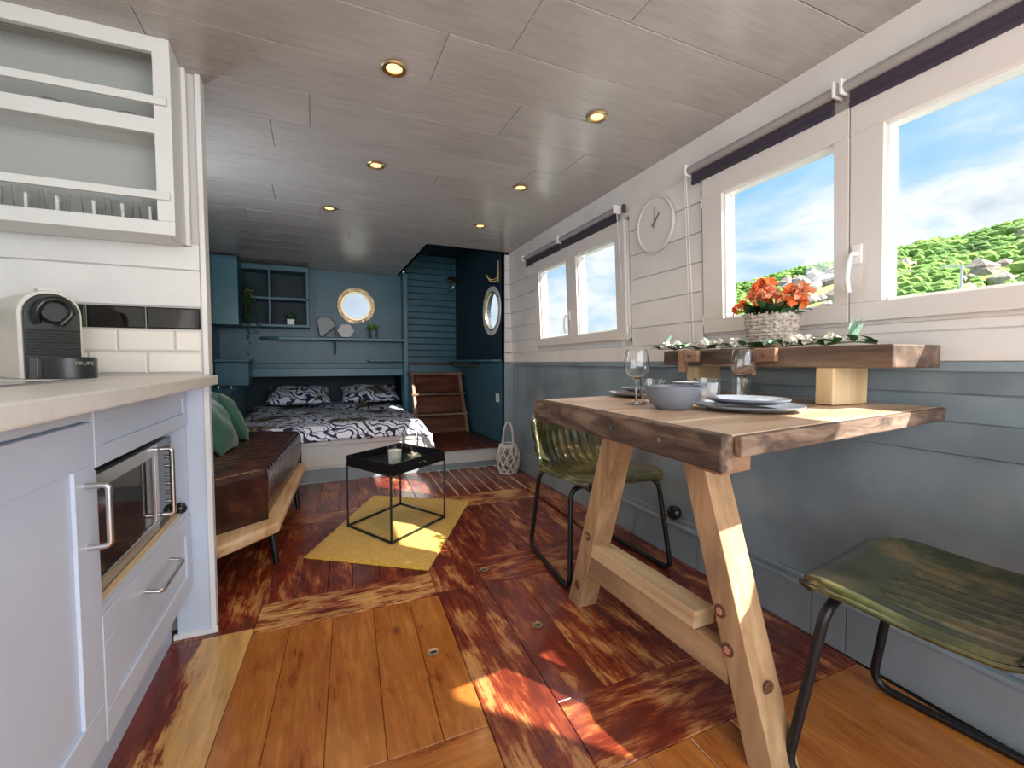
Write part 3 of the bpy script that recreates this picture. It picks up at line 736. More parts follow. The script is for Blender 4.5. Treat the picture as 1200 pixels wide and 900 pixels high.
def leaf_mesh(mb, p, d, l, w, up=(0, 0, 1), fold=.2, droop=.15, rnd=False):
    p = Vector(p); d = Vector(d).normalized(); u = Vector(up); r = d.cross(u)
    if r.length < .05: r = d.cross(Vector((1, 0, 0)))
    r.normalize(); u = r.cross(d)
    A = [(0, .15), (.3, .75), (.65, 1.1), (.88, .9), (1, .35)] if rnd else [(0, .02), (.25, .8), (.5, 1.), (.78, .6), (1, .02)]; vs = []
    for t_, k in A:
        c = p + d * l * t_ - u * droop * l * t_ * t_
        vs += [tuple(c - r * w / 2 * k + u * fold * w * k), tuple(c), tuple(c + r * w / 2 * k + u * fold * w * k)]
    fs = []
    for i in range(4): fs += [(i * 3, i * 3 + 1, i * 3 + 4, i * 3 + 3), (i * 3 + 1, i * 3 + 2, i * 3 + 5, i * 3 + 4)]
    return mb.add(vs, fs)
def small_plant(x, y, z, r, h, potm, leafm, lab, n=40, seed=1, lw=.02, square=False, ll=.05):
    R = random.Random(seed); t_ = thing('potted_plant', (x, y, z), lab, 'plant')
    if square: MB().hexa([(x - r * .9, y - r * .9, z), (x + r * .9, y - r * .9, z), (x + r * .9, y + r * .9, z), (x - r * .9, y + r * .9, z)], [(x - r, y - r, z + h), (x + r, y - r, z + h), (x + r, y + r, z + h), (x - r, y + r, z + h)]).build('pot', potm, t_, bevel=.003)
    else: MB().lathe([(r * .8, 0), (r, h), (r * .9, h), (r * .85, h * .85), (.001, h * .85)], (x, y, z), 18).build('pot', potm, t_, 40)
    mb = MB()
    for i in range(n):
        a = R.uniform(0, 2 * pi); e_ = R.uniform(.2, 1.4); d = (math.cos(a) * math.cos(e_), math.sin(a) * math.cos(e_), math.sin(e_))
        p = (x + R.uniform(-.6, .6) * r, y + R.uniform(-.6, .6) * r, z + h * .85 + R.uniform(0, ll * .5)); leaf_mesh(mb, p, d, R.uniform(.6, 1.1) * ll, lw)
    mb.build('foliage', leafm, t_, 180, kind='stuff'); return t_
small_plant(.60, 5.19, 1.216, .045, .085, 'ceramic_grey', 'leaf_bright', 'small leafy green plant in a slate pot on the bed shelf', 70, 4, .02, ll=.075)
small_plant(-.22, 5.16, 1.333, .035, .06, 'white_plastic', 'leaf_green', 'small plant in a white pot in the lower right compartment', 50, 5, .018, True, .07)
# trailing plant
R = random.Random(9); tp = thing('trailing_plant', (-.58, 5.1, 1.60), 'trailing green plant hanging down from the open shelves', 'plant')
MB().lathe([(.03, 0), (.045, .07), (.035, .07), (.001, .06)], (-.58, 5.12, 1.601), 16).build('pot', 'ceramic_grey', tp, 40)
sm = MB(); lm = MB()
for i in range(9):
    x0 = -.58 + R.uniform(-.03, .05); L = R.uniform(.25, .5) if i else .62; pts = [(-.58, 5.11, 1.67), (x0, 5.045, 1.68)]
    for j in range(8): x0 += R.uniform(-.012, .012); pts.append((x0, 5.03 + R.uniform(-.008, .008), 1.66 - L * (j + 1) / 8))
    sm.tube(fillet(pts, .03, 2), .0018, 4)
    for p in pts[1:]:
        for k in range(3): leaf_mesh(lm, (p[0], p[1], p[2] + R.uniform(-.03, .03)), (R.uniform(-1, 1), R.uniform(-1, .1), R.uniform(-.6, .5)), R.uniform(.025, .045), .02)
sm.build('stem', 'stem', tp); lm.build('foliage', 'leaf_green', tp, 180, kind='stuff')

# ============================================================ kitchen
YK = 1.90
wk = MB().box(-1.05, -.362, YK, YK + .05, 0, H)
wallk = struct(wk, 'wall_kitchen', 'grout')
MB().box(-.362, -.345, YK - .012, YK + .055, .905, H).build('end_post', 'partition_paint', wallk, bevel=.003)
for z0, z1 in ((1.143, 1.268), (1.272, 1.36)): MB().box(-1.04, -.364, YK - .008, YK, z0, z1).build('plank', 'kitchen_white', wallk, bevel=.002, seg=1)
def tile(x0, x1, z0, z1, m):
    x0 = max(x0, -1.04); x1 = min(x1, -.366)
    if x1 - x0 < .02: return
    g = .0015; t_ = MB(); b = .005
    lo = [(x0 + g, YK, z0 + g), (x1 - g, YK, z0 + g), (x1 - g, YK, z1 - g), (x0 + g, YK, z1 - g)]
    mi = [(a, YK - .004, c) for a, _, c in lo]
    hi = [(x0 + g + b, YK - .008, z0 + g + b), (x1 - g - b, YK - .008, z0 + g + b), (x1 - g - b, YK - .008, z1 - g - b), (x0 + g + b, YK - .008, z1 - g - b)]
    t_.add(lo + mi + hi, [(0, 1, 2, 3), (8, 9, 10, 11)] + [(a + i, a + (i + 1) % 4, a + 4 + (i + 1) % 4, a + 4 + i) for a in (0, 4) for i in range(4)])
    t_.build('tile', m, wallk)
for k in range(6): tile(-.522 - .156 * k, -.366 - .156 * k, 1.064, 1.140, 'black_tile')
for k in range(6): tile(-.600 + .156 * (1 - k), -.600 + .156 * (2 - k), .988, 1.062, 'white_tile')
for k in range(6): tile(-.522 - .156 * k, -.366 - .156 * k, .912, .986, 'white_tile')
struct(MB().box(-1.10, -1.05, -1.4, 1.95, 0, H), 'wall_kitchen_side', 'white_paint')
# worktop
tag(MB().box(-1.04, -.316, -.9, 1.872, .873, .905).build('worktop', 'worktop', bevel=.004), 'long cream kitchen worktop running along the left edge', 'worktop')
# inset sink edge
sk = thing('sink', (-.75, 1.3, .905), 'stainless steel sink rim let into the cream worktop', 'sink')
srim = MB(); ox = [(-.97, .8), (-.50, .8), (-.50, 1.50), (-.56, 1.56), (-.97, 1.56)]
srim.box(-.96, -.52, .60, .64, .905, .909); srim.box(-.96, -.52, 1.46, 1.50, .905, .909); srim.box(-.96, -.92, .64, 1.46, .905, .909); srim.box(-.56, -.52, .64, 1.46, .905, .909)
srim.build('rim', 'steel', sk, bevel=.0015)
MB().box(-.92, -.56, .64, 1.46, .9052, .9065).build('drainer', 'steel', sk)
# shaker fronts facing +X
def shaker(mb, y0, y1, z0, z1, x=-.40, w=.055, t_=.018, d=.007):
    mb.box(x - t_, x - d, y0, y1, z0, z1)
    for a, b_, c, e_ in ((y0, y1, z0, z0 + w), (y0, y1, z1 - w, z1), (y0, y0 + w, z0 + w, z1 - w), (y1 - w, y1, z0 + w, z1 - w)): mb.box(x - d, x, a, b_, c, e_)
    return mb
def carcass(name, y0, y1, lab):
    t_ = thing(name, (-.7, (y0 + y1) / 2, 0), lab, 'cabinet')
    return t_
# door cabinets
for i, (y0, y1, lab) in enumerate([(.50, 1.127, 'pale blue grey kitchen cabinet with a bar handle door, left of the microwave'), (-.13, .497, 'pale blue grey kitchen cabinet nearest the camera, mostly out of frame')]):
    t_ = carcass('kitchen_cabinet', y0, y1, lab)
    MB().box(-1.0, -.42, y0, y1, .17, .872).build('body', 'cabinet_paint', t_)
    MB().box(-1.0, -.465, y0, y1, 0, .17).build('kick_board', 'cabinet_paint', t_)
    MB().box(-.42, -.40, y0 + .002, y1 - .002, .84, .872).build('top_rail', 'cabinet_paint', t_, bevel=.001)
    d_ = shaker(MB(), y0 + .002, y1 - .002, .188, .834, w=.082).build('door', 'cabinet_paint', t_, bevel=.0012, seg=1)
    hy = y1 - .045
    MB().tube(fillet([(-.400, hy, .718), (-.365, hy, .718), (-.365, hy, .600), (-.400, hy, .600)], .010), .0055, 10).build('handle', 'steel', d_, 50)
mc = carcass('kitchen_cabinet', 1.13, 1.826, 'pale blue grey kitchen unit housing the microwave above a drawer')
bd = MB(); bd.box(-1.0, -.42, 1.13, 1.826, .735, .872); bd.box(-1.0, -.42, 1.13, 1.826, .17, .455); bd.box(-1.0, -.98, 1.13, 1.826, .455, .735); bd.box(-1.0, -.405, 1.13, 1.146, .455, .735); bd.box(-1.0, -.405, 1.806, 1.826, .455, .735)
bd.build('body', 'cabinet_paint', mc)
shaker(MB(), 1.131, 1.824, .742, .870, w=.04).build('top_panel', 'cabinet_paint', mc, bevel=.001, seg=1)
MB().box(-1.0, -.465, 1.13, 1.826, 0, .17).build('kick_board', 'cabinet_paint', mc)
dr = shaker(MB(), 1.132, 1.822, .180, .440, w=.06).build('drawer', 'cabinet_paint', mc, bevel=.0012, seg=1)
MB().tube(fillet([(-.40, 1.37, .378), (-.365, 1.37, .372), (-.365, 1.57, .372), (-.40, 1.57, .378)], .012), .0055, 10).build('handle', 'steel', dr, 50)
MB().box(-.45, -.402, 1.134, 1.82, .442, .456).build('shelf_edge', 'cabinet_paint', mc)
MB().box(-.424, -.412, 1.148, 1.804, .456, .4605).build('shelf_strip', 'pine_block', mc)
# end panel under the worktop
ep = thing('end_panel', (-.39, 1.85, 0), 'pale tall end panel closing the kitchen run at the floor', 'panel')
MB().box(-.45, -.342, 1.832, 1.898, .0, .872).build('board', 'cabinet_paint', ep, bevel=.002)
MB().box(-.352, -.336, 1.826, 1.834, .0, .872).build('edge_strip', 'partition_paint', ep)
MB().box(-.46, -.332, 1.824, 1.834, .0, .018).build('foot_strip', 'partition_paint', ep)
# microwave
mw = thing('microwave', (-.6, 1.44, .458), 'built-in steel and black microwave in the kitchen unit', 'microwave')
MB().box(-.85, -.44, 1.15, 1.74, .462, .715).build('body', 'black_plastic', mw, bevel=.004)
fm = MB()
for a, b_, c, e_ in ((1.15, 1.60, .462, .492), (1.15, 1.60, .682, .715), (1.15, 1.175, .492, .682), (1.575, 1.60, .492, .682)): fm.box(-.44, -.425, a, b_, c, e_)
dd = fm.build('door', 'steel', mw, bevel=.002)
MB().box(-.438, -.430, 1.175, 1.575, .492, .682).build('door_glass', 'black_tile', dd)
MB().tube(fillet([(-.425, 1.615, .695), (-.395, 1.615, .695), (-.395, 1.615, .50), (-.425, 1.615, .50)], .008), .0065, 10).build('handle', 'steel', dd, 50)
cp = MB().box(-.44, -.428, 1.602, 1.74, .462, .715).build('control_panel', 'black_tile', mw, bevel=.002)
for i in range(7): MB().tube([(-.430, 1.70, .685 - i * .028), (-.420, 1.70, .685 - i * .028)], .006, 10).build('button', 'steel', cp, 50)
tag(MB().lathe([(.001, 0), (.016, .002), (.02, .015), (.013, .03), (.001, .034)], (-.415, 1.765, .457), 14).build('power_plug', 'black_plastic', None, 50), 'small black lump on the shelf edge right of the microwave', 'plug')

# coffee machine (built facing -Y, then turned)
cm = thing('coffee_machine', (0, 0, 0), 'black and cream capsule coffee machine on the worktop', 'coffee maker')
def archp(w, h, n=12, r=None):
    r = r or w / 2; pts = [(-w / 2, 0), (w / 2, 0)]
    return pts + [(r * math.cos(a), h - r + r * math.sin(a)) for a in [pi * i / n for i in range(n + 1)]]
MB().prism(archp(.135, .250), .0, .21, 'y').build('shell', 'worktop', cm, 40, bevel=.004)
MB().prism(archp(.118, .240), -.012, .004, 'y').build('front', 'grey_plastic', cm, 40, bevel=.003)
for i in range(9): MB().box(-.056, .056, -.018, -.010, .066 + i * .0085, .0705 + i * .0085).build('slat', 'black_plastic', cm, bevel=.001, seg=1)
mbh = MB(); mbh.tube(fillet([(-.034, -.02, .155), (-.040, -.034, .185), (-.02, -.04, .222), (.02, -.04, .222), (.040, -.034, .185), (.01, -.03, .150)], .02), .009, 8); mbh.build('lever', 'black_plastic', cm, 60)
mbh = MB().lathe([(.001, 0), (.03, 0), (.036, .012), (.036, .02)], (0, -.032, .19), 24, 'y'); mbh.build('head', 'grey_plastic', cm, 50)
MB().lathe([(.055, 0), (.058, .003), (.058, .056), (.054, .060), (.001, .060)], (.012, -.075, 0), 30).build('drip_cup', 'grey_plastic', cm, 40)
MB().box(-.055, .065, -.075, 0, 0, .058).build('drip_base', 'grey_plastic', cm, bevel=.003)
tx = bpy.data.curves.new('lettering', 'FONT'); tx.body = 'KRUPS'; tx.size = .014; tx.extrude = .0006; tx.align_x = 'CENTER'
to = bpy.data.objects.new('lettering_source', tx); col.objects.link(to)
dg = bpy.context.evaluated_depsgraph_get(); me = bpy.data.meshes.new_from_object(to.evaluated_get(dg)); bpy.data.objects.remove(to)
me.materials.clear(); me.materials.append(M['steel'])
lo_ = bpy.data.objects.new('lettering', me); col.objects.link(lo_); lo_.parent = cm; lo_.location = (.024, -.1335, .038); lo_.rotation_euler = (pi / 2, 0, .1)
MB().box(-.02, .02, .01, .05, .247, .256).build('top_flap', 'partition_paint', cm, bevel=.003)
cm.location = (-.685, 1.70, .905); cm.rotation_euler.z = math.radians(38)

# upper cabinet
uc = thing('wall_cabinet', (-.7, 1.8, 1.35), 'white open-fronted kitchen wall cabinet with guard rails, above the tiles', 'cabinet')
yf, yb = 1.73, 1.886; xr = -.395
b1 = MB(); b1.box(-1.04, xr - .0182, yf + .0202, yb - .007, 1.3475, 1.375); b1.build('bottom_board', 'upper_cabinet_paint', uc)
b1 = MB(); b1.box(-1.04, xr, yb - .006, yb, 1.350, H); b1.build('back_board', 'cabinet_inside', uc)
b1 = MB(); b1.box(xr - .018, xr, yf + .02, yb, 1.350, H); b1.build('side_board', 'upper_cabinet_paint', uc, bevel=.002)
b1 = MB(); b1.box(-1.04, -.415, yf + .02, yb - .006, 1.662, 1.68); b1.build('shelf', 'upper_cabinet_paint', uc)
ff = MB(); ff.box(-1.04, xr + .002, yf, yf + .02, 1.347, 1.389); ff.box(-1.04, xr + .002, yf, yf + .02, 1.895, H); ff.box(-.438, xr + .002, yf, yf + .02, 1.389, 1.895); ff.box(-1.04, -.438, yf, yf + .02, 1.652, 1.697)
ff.build('face_frame', 'upper_cabinet_paint', uc, bevel=.002)
for z in (1.463, 1.748): MB().bar((-1.04, yf - .006, z), (-.402, yf - .006, z), .012, .024).build('guard_rail', 'upper_cabinet_paint', uc, bevel=.002)
MB().box(xr - .01, xr + .012, yb - .02, yb + .002, 1.35, H).build('rear_trim', 'partition_paint', uc, bevel=.002)
# glasses in the cabinet
def tumbler_prof(r, h, w=.0018): return [(.001, .004), (r * .80, .004), (r - w, h), (r, h), (r * .84, 0), (.001, 0)]
g0 = thing('tumbler', (0, 0, 0), '', 'glass', 'drinking glasses in the white wall cabinet'); MB().lathe(tumbler_prof(.029, .085), (0, 0, 0), 20).build('bowl', 'glass_ware', g0, 40)
for i, x in enumerate([-.475, -.545, -.615, -.70, -.77, -.85]):
    L = ['clear tumbler in the wall cabinet, beside its right end', 'clear tumbler in the wall cabinet, second from its right end', 'clear tumbler in the wall cabinet, third from its right end', 'clear tumbler in the wall cabinet, fourth from its right end', 'clear tumbler in the wall cabinet, next to last towards the left', 'clear tumbler in the wall cabinet at the left edge of view'][i]
    o = g0 if i == 0 else dup(g0); o.location = (x, 1.805, 1.376); o['label'] = L
for i, (x, lab) in enumerate([(-.52, 'clear upturned bowl on the upper cabinet shelf, right one'), (-.70, 'clear upturned bowl on the upper cabinet shelf, left one')]):
    tag(MB().lathe([(.052, 0), (.048, .022), (.028, .045), (.001, .048), (.001, .045), (.026, .042), (.046, .02), (.050, 0)], (x, 1.81, 1.681), 24).build('glass_bowl', 'glass_ware', None, 50), lab, 'bowl', 'glass bowls on the upper shelf')

# ============================================================ bench, cushions
bn = thing('bench', (-.45, 3.0, 0), 'low bench with live-edge plank and ribbed brown leather pad', 'bench')
pb = [(-.165, 2.30), (-.075, 3.62), (-.30, 3.80), (-.648, 3.80), (-.648, 1.98), (-.55, 2.0), (-.38, 2.06), (-.25, 2.20)]
MB().prism(pb, .165, .212).build('plank_base', 'live_edge_wood', bn, grain='y', bevel=.012)
for x, y in ((-.205, 2.37), (-.14, 3.24), (-.60, 2.2), (-.60, 3.6)):
    MB().tube([(x, y, .166), (x + (.02 if x > -.5 else -.02), y - .02, 0)], [.020, .014], 10).build('leg', 'black_metal', bn, 50)
# pad: channels run across, ends rounded
def pad():
    mb = MB(); A, B = (-.215, 2.36), (-.105, 3.60)
    NV, NU = 168, 14
    def edge(v):   # right edge point, left edge point
        xr_ = A[0] + (B[0] - A[0]) * v; yr_ = A[1] + (B[1] - A[1]) * v
        yl = 2.02 + (3.79 - 2.02) * v
        return xr_, yr_, -.648, yl
    def top(u, v):
        a, b_, c, d = edge(v); x = a + (c - a) * u; y = b_ + (d - b_) * u
        z = .448 + .007 * abs(math.sin(v * pi * 17)) - .035 * max(0, 1 - u / .045) ** 2 - .035 * max(0, 1 - v / .02) ** 2 - .035 * max(0, 1 - (1 - v) / .02) ** 2
        return (x, y, z)
    prof = [top(i / NU * 1., 0) for i in range(1)]
    us = [0, .012, .03, .06, .1, .2, .35, .5, .65, .8, .9, 1.]
    vs = []; nrow = len(us) + 2
    for j in range(NV + 1):
        v = j / NV; a, b_, c, d = edge(v)
        w = .012 * abs(math.sin(v * pi * 17))
        row = [(a - .015, b_, .213), (a + w * .4, b_, .32)] + [top(u, v) for u in us]
        row[2] = (a + w * .3, b_, row[2][2] - .01)
        vs += row
    fs = [(j * nrow + i, j * nrow + i + 1, (j + 1) * nrow + i + 1, (j + 1) * nrow + i) for j in range(NV) for i in range(nrow - 1)]
    # end faces
    for j in (0, NV):
        base_i = len(vs); a, b_, c, d = edge(j / NV)
        row = [vs[j * nrow + i] for i in range(1, nrow)]
        bot = []
        for p in row: bot.append((p[0] - .0, p[1] + (.01 if j == 0 else -.01), .213))
        vs += bot; L_ = len(row)
        for i in range(L_ - 1): fs.append((j * nrow + 1 + i, j * nrow + 2 + i, base_i + i + 1, base_i + i))
    return mb.add(vs, fs)
pad().build('leather_pad', 'brown_leather', bn, 60)
def cushion(cx, cy, cz, s_, t_, tilt, yaw, lab, seed):
    mb = pillow(0, 0, 0, s_, s_, t_, 0, seed)
    o = mb.build('cushion', 'green_cushion', None, 180)
    for v in o.data.vertices: v.co.z += o.location.z
    o.location = (cx, cy, cz); o.rotation_euler = (tilt, 0, yaw)
    return tag(o, lab, 'cushion', 'green cushions on the bench')
cushion(-.520, 3.40, .605, .345, .12, math.radians(64), math.radians(108), 'dark green square cushion leaning on the low teal cabinet, far one on the bench', 1)
cushion(-.520, 2.95, .600, .335, .13, math.radians(64), math.radians(84), 'dark green cushion, nearer one on the bench, half hidden by the kitchen panel', 2)

# ============================================================ rug
rg = [Vector((-.07, 2.36, 0)), Vector((.455, 1.985, 0)), Vector((.945, 2.885, 0)), Vector((.36, 3.27, 0))]
def rugf(a, b_):
    p = rg[0].lerp(rg[1], a).lerp(rg[3].lerp(rg[2], a), b_)
    e_ = min(a, 1 - a, b_, 1 - b_)
    j = .004 * math.sin(a * 61 + b_ * 17) * (e_ < .02); z = .010 + .0015 * math.sin(a * 70) * math.sin(b_ * 110) - .007 * (e_ < .003)
    return (p.x + j, p.y + j, z)
rug = MB(); rug.grid(rugf, 60, 90); rug.prism([(v.x, v.y) for v in rg], .001, .004)
tag(rug.build('rug', 'rug_yellow', None, 60), 'mustard yellow woven rug under the black tray table', 'rug')

# ============================================================ tray table
tt = thing('tray_table', (.415, 2.65, .012), 'black metal tray table with thin square frame on the mustard rug', 'table')
C4 = [(.155, 2.690), (.344, 2.333), (.700, 2.610), (.500, 2.975)]
zt = .375; zb_ = .018
for p in C4: MB().bar((p[0], p[1], .010), (p[0], p[1], zt), .011, .011, (p[0] - .42, p[1] - 2.65, 0)).build('leg', 'black_metal', tt)
fr2 = MB(); fr3_ = MB()
for i in range(4):
    a, b_ = C4[i], C4[(i + 1) % 4]
    fr2.bar((a[0], a[1], zb_), (b_[0], b_[1], zb_), .010, .010); fr3_.bar((a[0], a[1], zt - .006), (b_[0], b_[1], zt - .006), .010, .010)
fr2.build('lower_frame', 'black_metal', tt); fr3_.build('upper_frame', 'black_metal', tt)
cx_, cy_ = sum(p[0] for p in C4) / 4, sum(p[1] for p in C4) / 4
ins = lambda k: [(cx_ + (p[0] - cx_) * k, cy_ + (p[1] - cy_) * k) for p in C4]
tray = MB().prism(ins(.97), zt, zt + .006); I = ins(.985); O = ins(1.01)
for i in range(4):
    j = (i + 1) % 4
    tray.hexa([(I[i][0], I[i][1], zt), (I[j][0], I[j][1], zt), (O[j][0], O[j][1], zt), (O[i][0], O[i][1], zt)], [(I[i][0], I[i][1], zt + .048), (I[j][0], I[j][1], zt + .048), (O[j][0], O[j][1], zt + .048), (O[i][0], O[i][1], zt + .048)])
tray.build('tray', 'black_metal', tt)
zz = zt + .0065
cd = thing('candle', (.40, 2.55, zz), 'white candle in a clear glass on the tray table', 'candle')
MB().lathe(tumbler_prof(.044, .10, .003), (.40, 2.55, zz), 24).build('glass', 'glass_ware', cd, 40)
MB().lathe([(.001, .006), (.034, .006), (.038, .078), (.001, .078)], (.40, 2.55, zz), 24).build('wax', 'candle_wax', cd, 40)
MB().tube([(.40, 2.55, zz + .078), (.402, 2.55, zz + .09)], .0015, 5).build('wick', 'black_metal', cd)
vs_ = thing('glass_vase', (.50, 2.60, zz), 'tall clear glass cylinder vase behind the white candle', 'vase')
MB().lathe([(.001, .004), (.044, .004), (.046, .165), (.0485, .165), (.047, 0), (.001, 0)], (.50, 2.62, zz), 28).build('cylinder', 'glass_ware', vs_, 40)
fl = thing('artificial_flower', (.515, 2.52, zz + .001), 'cream flower with green leaves lying on the black tray', 'flower')
mb = MB(); R = random.Random(2)
for i in range(26):
    a = R.uniform(0, 2 * pi); e_ = R.uniform(.1, 1.3); leaf_mesh(mb, (.505, 2.53, zz + .02), (math.cos(a) * math.cos(e_), math.sin(a) * math.cos(e_), math.sin(e_)), R.uniform(.03, .05), .03, fold=.3)
mb.build('petals', 'petal_white', fl, 180)
mb = MB()
for i in range(9): a = i * .7; leaf_mesh(mb, (.51, 2.52, zz + .012), (math.cos(a), math.sin(a), .15), .07, .022)
mb.build('leaves', 'leaf_bright', fl, 180)

# ============================================================ floor lantern
ln = thing('lantern', (1.50, 3.52, 0), 'white lattice lantern with loop handles by the end of the dado wall', 'lantern')
cx_, cy_ = 1.50, 3.50
def lr(z): return .058 + .037 * math.sin(min(1, z / .24) * pi * .8 + .25) if z < .27 else .06
lat = MB()
for sgn in (1, -1):
    for k in range(9):
        pts = []
        for i in range(15):
            z = .015 + .235 * i / 14; a = 2 * pi * k / 9 + sgn * 1.35 * i / 14; r_ = lr(z); pts.append((cx_ + r_ * math.cos(a), cy_ + r_ * math.sin(a), z))
        lat.tube(pts, .0065, 5)
lat.build('lattice', 'white_rattan', ln, 60)
rb = MB()
for z, r_ in ((.012, .072), (.252, .062), (.235, .066)): rb.tube([(cx_ + r_ * math.cos(2 * pi * i / 28), cy_ + r_ * math.sin(2 * pi * i / 28), z) for i in range(28)], .009, 6, True)
rb.lathe([(.001, .004), (.07, .004), (.07, .012), (.001, .012)], (cx_, cy_, 0), 24); rb.build('rings', 'white_rattan', ln, 60)
for ang in (.3, 1.9):
    c_, s__ = math.cos(ang), math.sin(ang)
    pts = [(cx_ + .06 * math.cos(a) * c_, cy_ + .06 * math.cos(a) * s__, .25 + .19 * math.sin(a) ** .8 if 0 < a < pi else .25) for a in [pi * i / 16 for i in range(17)]]
    MB().tube(pts, .0065, 6).build('handle', 'white_rattan', ln, 60)
MB().lathe([(.001, .014), (.045, .014), (.045, .25), (.040, .255), (.001, .256)], (cx_, cy_, 0), 20).build('glass_insert', 'glass_ware', ln, 40)

# ============================================================ dining table
TZ = .83
dt = thing('dining_table', (1.1, .95, 0), 'rustic reclaimed wood dining table on splayed timber legs', 'table')
A, B, Cc, D = Vector((.655, 1.31)), Vector((.602, .525)), Vector((1.548, .645)), Vector((1.575, 1.43))
def tp_(a, b_): return B.lerp(Cc, a).lerp(A.lerp(D, a), b_)
for b0, b1 in ((0, .215), (.215, .48), (.48, .75), (.75, 1.)):
    g = .0035; p = [tp_(.035, b0 + g), tp_(1, b0 + g), tp_(1, b1 - g), tp_(.035, b1 - g)]
    MB().prism([tuple(v) for v in p], TZ - .034, TZ + random.uniform(-.001, .0)).build('plank', 'table_top_wood', dt, grain='x', bevel=.002)
p = [tp_(0, -.002), tp_(.033, -.002), tp_(.033, 1.002), tp_(0, 1.002)]
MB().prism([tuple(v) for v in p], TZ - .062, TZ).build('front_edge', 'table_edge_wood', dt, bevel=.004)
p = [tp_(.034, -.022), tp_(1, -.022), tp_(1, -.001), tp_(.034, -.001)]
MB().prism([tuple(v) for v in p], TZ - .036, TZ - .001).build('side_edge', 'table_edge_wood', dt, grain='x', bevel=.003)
for y0, xa, xb in ((.56, .645, .73), (1.16, .72, 1.5)):
    MB().hexa([(xa, y0, .752), (xb, y0 + .01, .752), (xb, y0 + .075, .752), (xa, y0 + .065, .752)], [(xa, y0, .795), (xb, y0 + .01, .795), (xb, y0 + .075, .795), (xa, y0 + .065, .795)]).build('under_rail', 'beam_end_wood', dt, grain='x', bevel=.003)
def leg(yt, yb2, x=.915, w=.078, d=.082):
    MB().hexa([(x, yb2 - w / 2, 0), (x + d, yb2 - w / 2, 0), (x + d, yb2 + w / 2, 0), (x, yb2 + w / 2, 0)], [(x, yt - w / 2, .795), (x + d, yt - w / 2, .795), (x + d, yt + w / 2, .795), (x, yt + w / 2, .795)]).build('leg', 'pine_leg', dt, grain='z', bevel=.003)
leg(1.225, 1.483); leg(.925, .665)
MB().box(.922, .962, .77, 1.44, .150, .232).build('stretcher', 'pine_leg', dt, grain='y', bevel=.003)
MB().box(.918, .992, .875, 1.41, .233, .282).build('stretcher_block', 'pine_block', dt, grain='y', bevel=.003)
def bolt(x, y, z, ax=(-1, 0, 0), par=dt):
    v = Vector(ax); p = Vector((x, y, z)); t_ = MB()
    a = t_.tube([p, p + v * .002], .017, 16); o = a.build('washer', 'rust', par, 50)
    MB().tube([p + v * .002, p + v * .004], .0095, 12).build('bolt_head', 'steel', par, 50)
for y, z in ((1.385, .305), (1.452, .09)): bolt(.915, y, z)
for y, z in ((.79, .33), (.765, .245)): bolt(.915, y, z)
MB().lathe([(.001, 0), (.017, 0), (.012, .012), (.001, .014)], (.96, .680, .17), 6, 'y').build('bolt_end', 'rust', dt) if 0 else None
bolt(.955, .686, .19, (0, -1, 0))
for b_, z in ((.19, .80), (.41, .80)):
    p = tp_(0, b_); MB().tube([(p.x, p.y, z), (p.x - .005, p.y, z)], .006, 10).build('screw', 'steel', dt, 50)

# beam shelf on blocks
bmw = thing('beam_shelf', (1.43, 1.08, TZ), 'dark reclaimed beam shelf raised on blocks at the wall end of the table', 'shelf')
def bx_(x0, x1, y0, y1, z0, z1, nm, m, g='y', bv=.004): return MB().box(x0, x1, y0, y1, z0, z1).build(nm, m, bmw, grain=g, bevel=bv)
bx_(1.30, 1.52, .632, 1.02, .936, .996, 'beam', 'beam_dark_wood'); bx_(1.385, 1.54, 1.022, 1.50, .940, 1.0, 'beam', 'beam_dark_wood')
bx_(1.34, 1.383, 1.03, 1.47, .942, .997, 'front_rail', 'beam_dark_wood')
bx_(1.31, 1.47, .775, .825, TZ + .001, .937, 'block', 'pine_block', 'z'); bx_(1.38, 1.50, 1.32, 1.38, TZ + .001, .937, 'block', 'pine_block', 'z')
for y, z, w in ((1.285, .968, .05), (.985, .968, .055), (1.065, .925, .06)):
    o = bx_(1.282, 1.3, y - w, y + w * .3, z - .016, z + .026, 'batten', 'beam_end_wood', 'y', .003)
    MB().tube([(1.282, y - w * .3, z + .004), (1.278, y - w * .3, z + .004)], .007, 8).build('nail_head', 'rust', o)
bx_(1.286, 1.312, 1.305, 1.335, .912, .998, 'batten', 'beam_end_wood', 'z', .003)
bx_(1.27, 1.34, 1.02, 1.2, .936, .942, 'under_slat', 'beam_dark_wood')

# ============================================================ crockery
def plate(x, y, z, r, lab, grp):
    return tag(MB().lathe([(.001, .004), (r * .68, .004), (r * .74, .007), (r * .98, .014), (r, .0155), (r * .99, .011), (r * .76, .002), (r * .62, 0), (.001, 0)], (x, y, z), 44).build('plate', 'ceramic_grey', None, 50), lab, 'plate', grp)
def bowl(x, y, z, r, h, lab):
    return tag(MB().lathe([(.001, .006), (r * .5, .008), (r * .85, h * .45), (r * .955, h), (r, h), (r * .93, h * .45), (r * .62, .006), (r * .5, 0), (.001, 0)], (x, y, z), 44).build('bowl', 'ceramic_grey', None, 50), lab, 'bowl', 'grey bowls on the table')
plate(1.005, .80, TZ, .128, 'larger grey plate, lower of the two at the near place setting', 'grey plates'); plate(1.005, .80, TZ + .0155, .096, 'smaller grey plate on top of the near large plate', 'grey plates')
plate(1.075, 1.27, TZ, .128, 'larger grey plate, lower of the two at the far left place setting', 'grey plates'); plate(1.09, 1.265, TZ + .0155, .096, 'smaller grey plate on top of the far plate, behind the wine glass', 'grey plates')
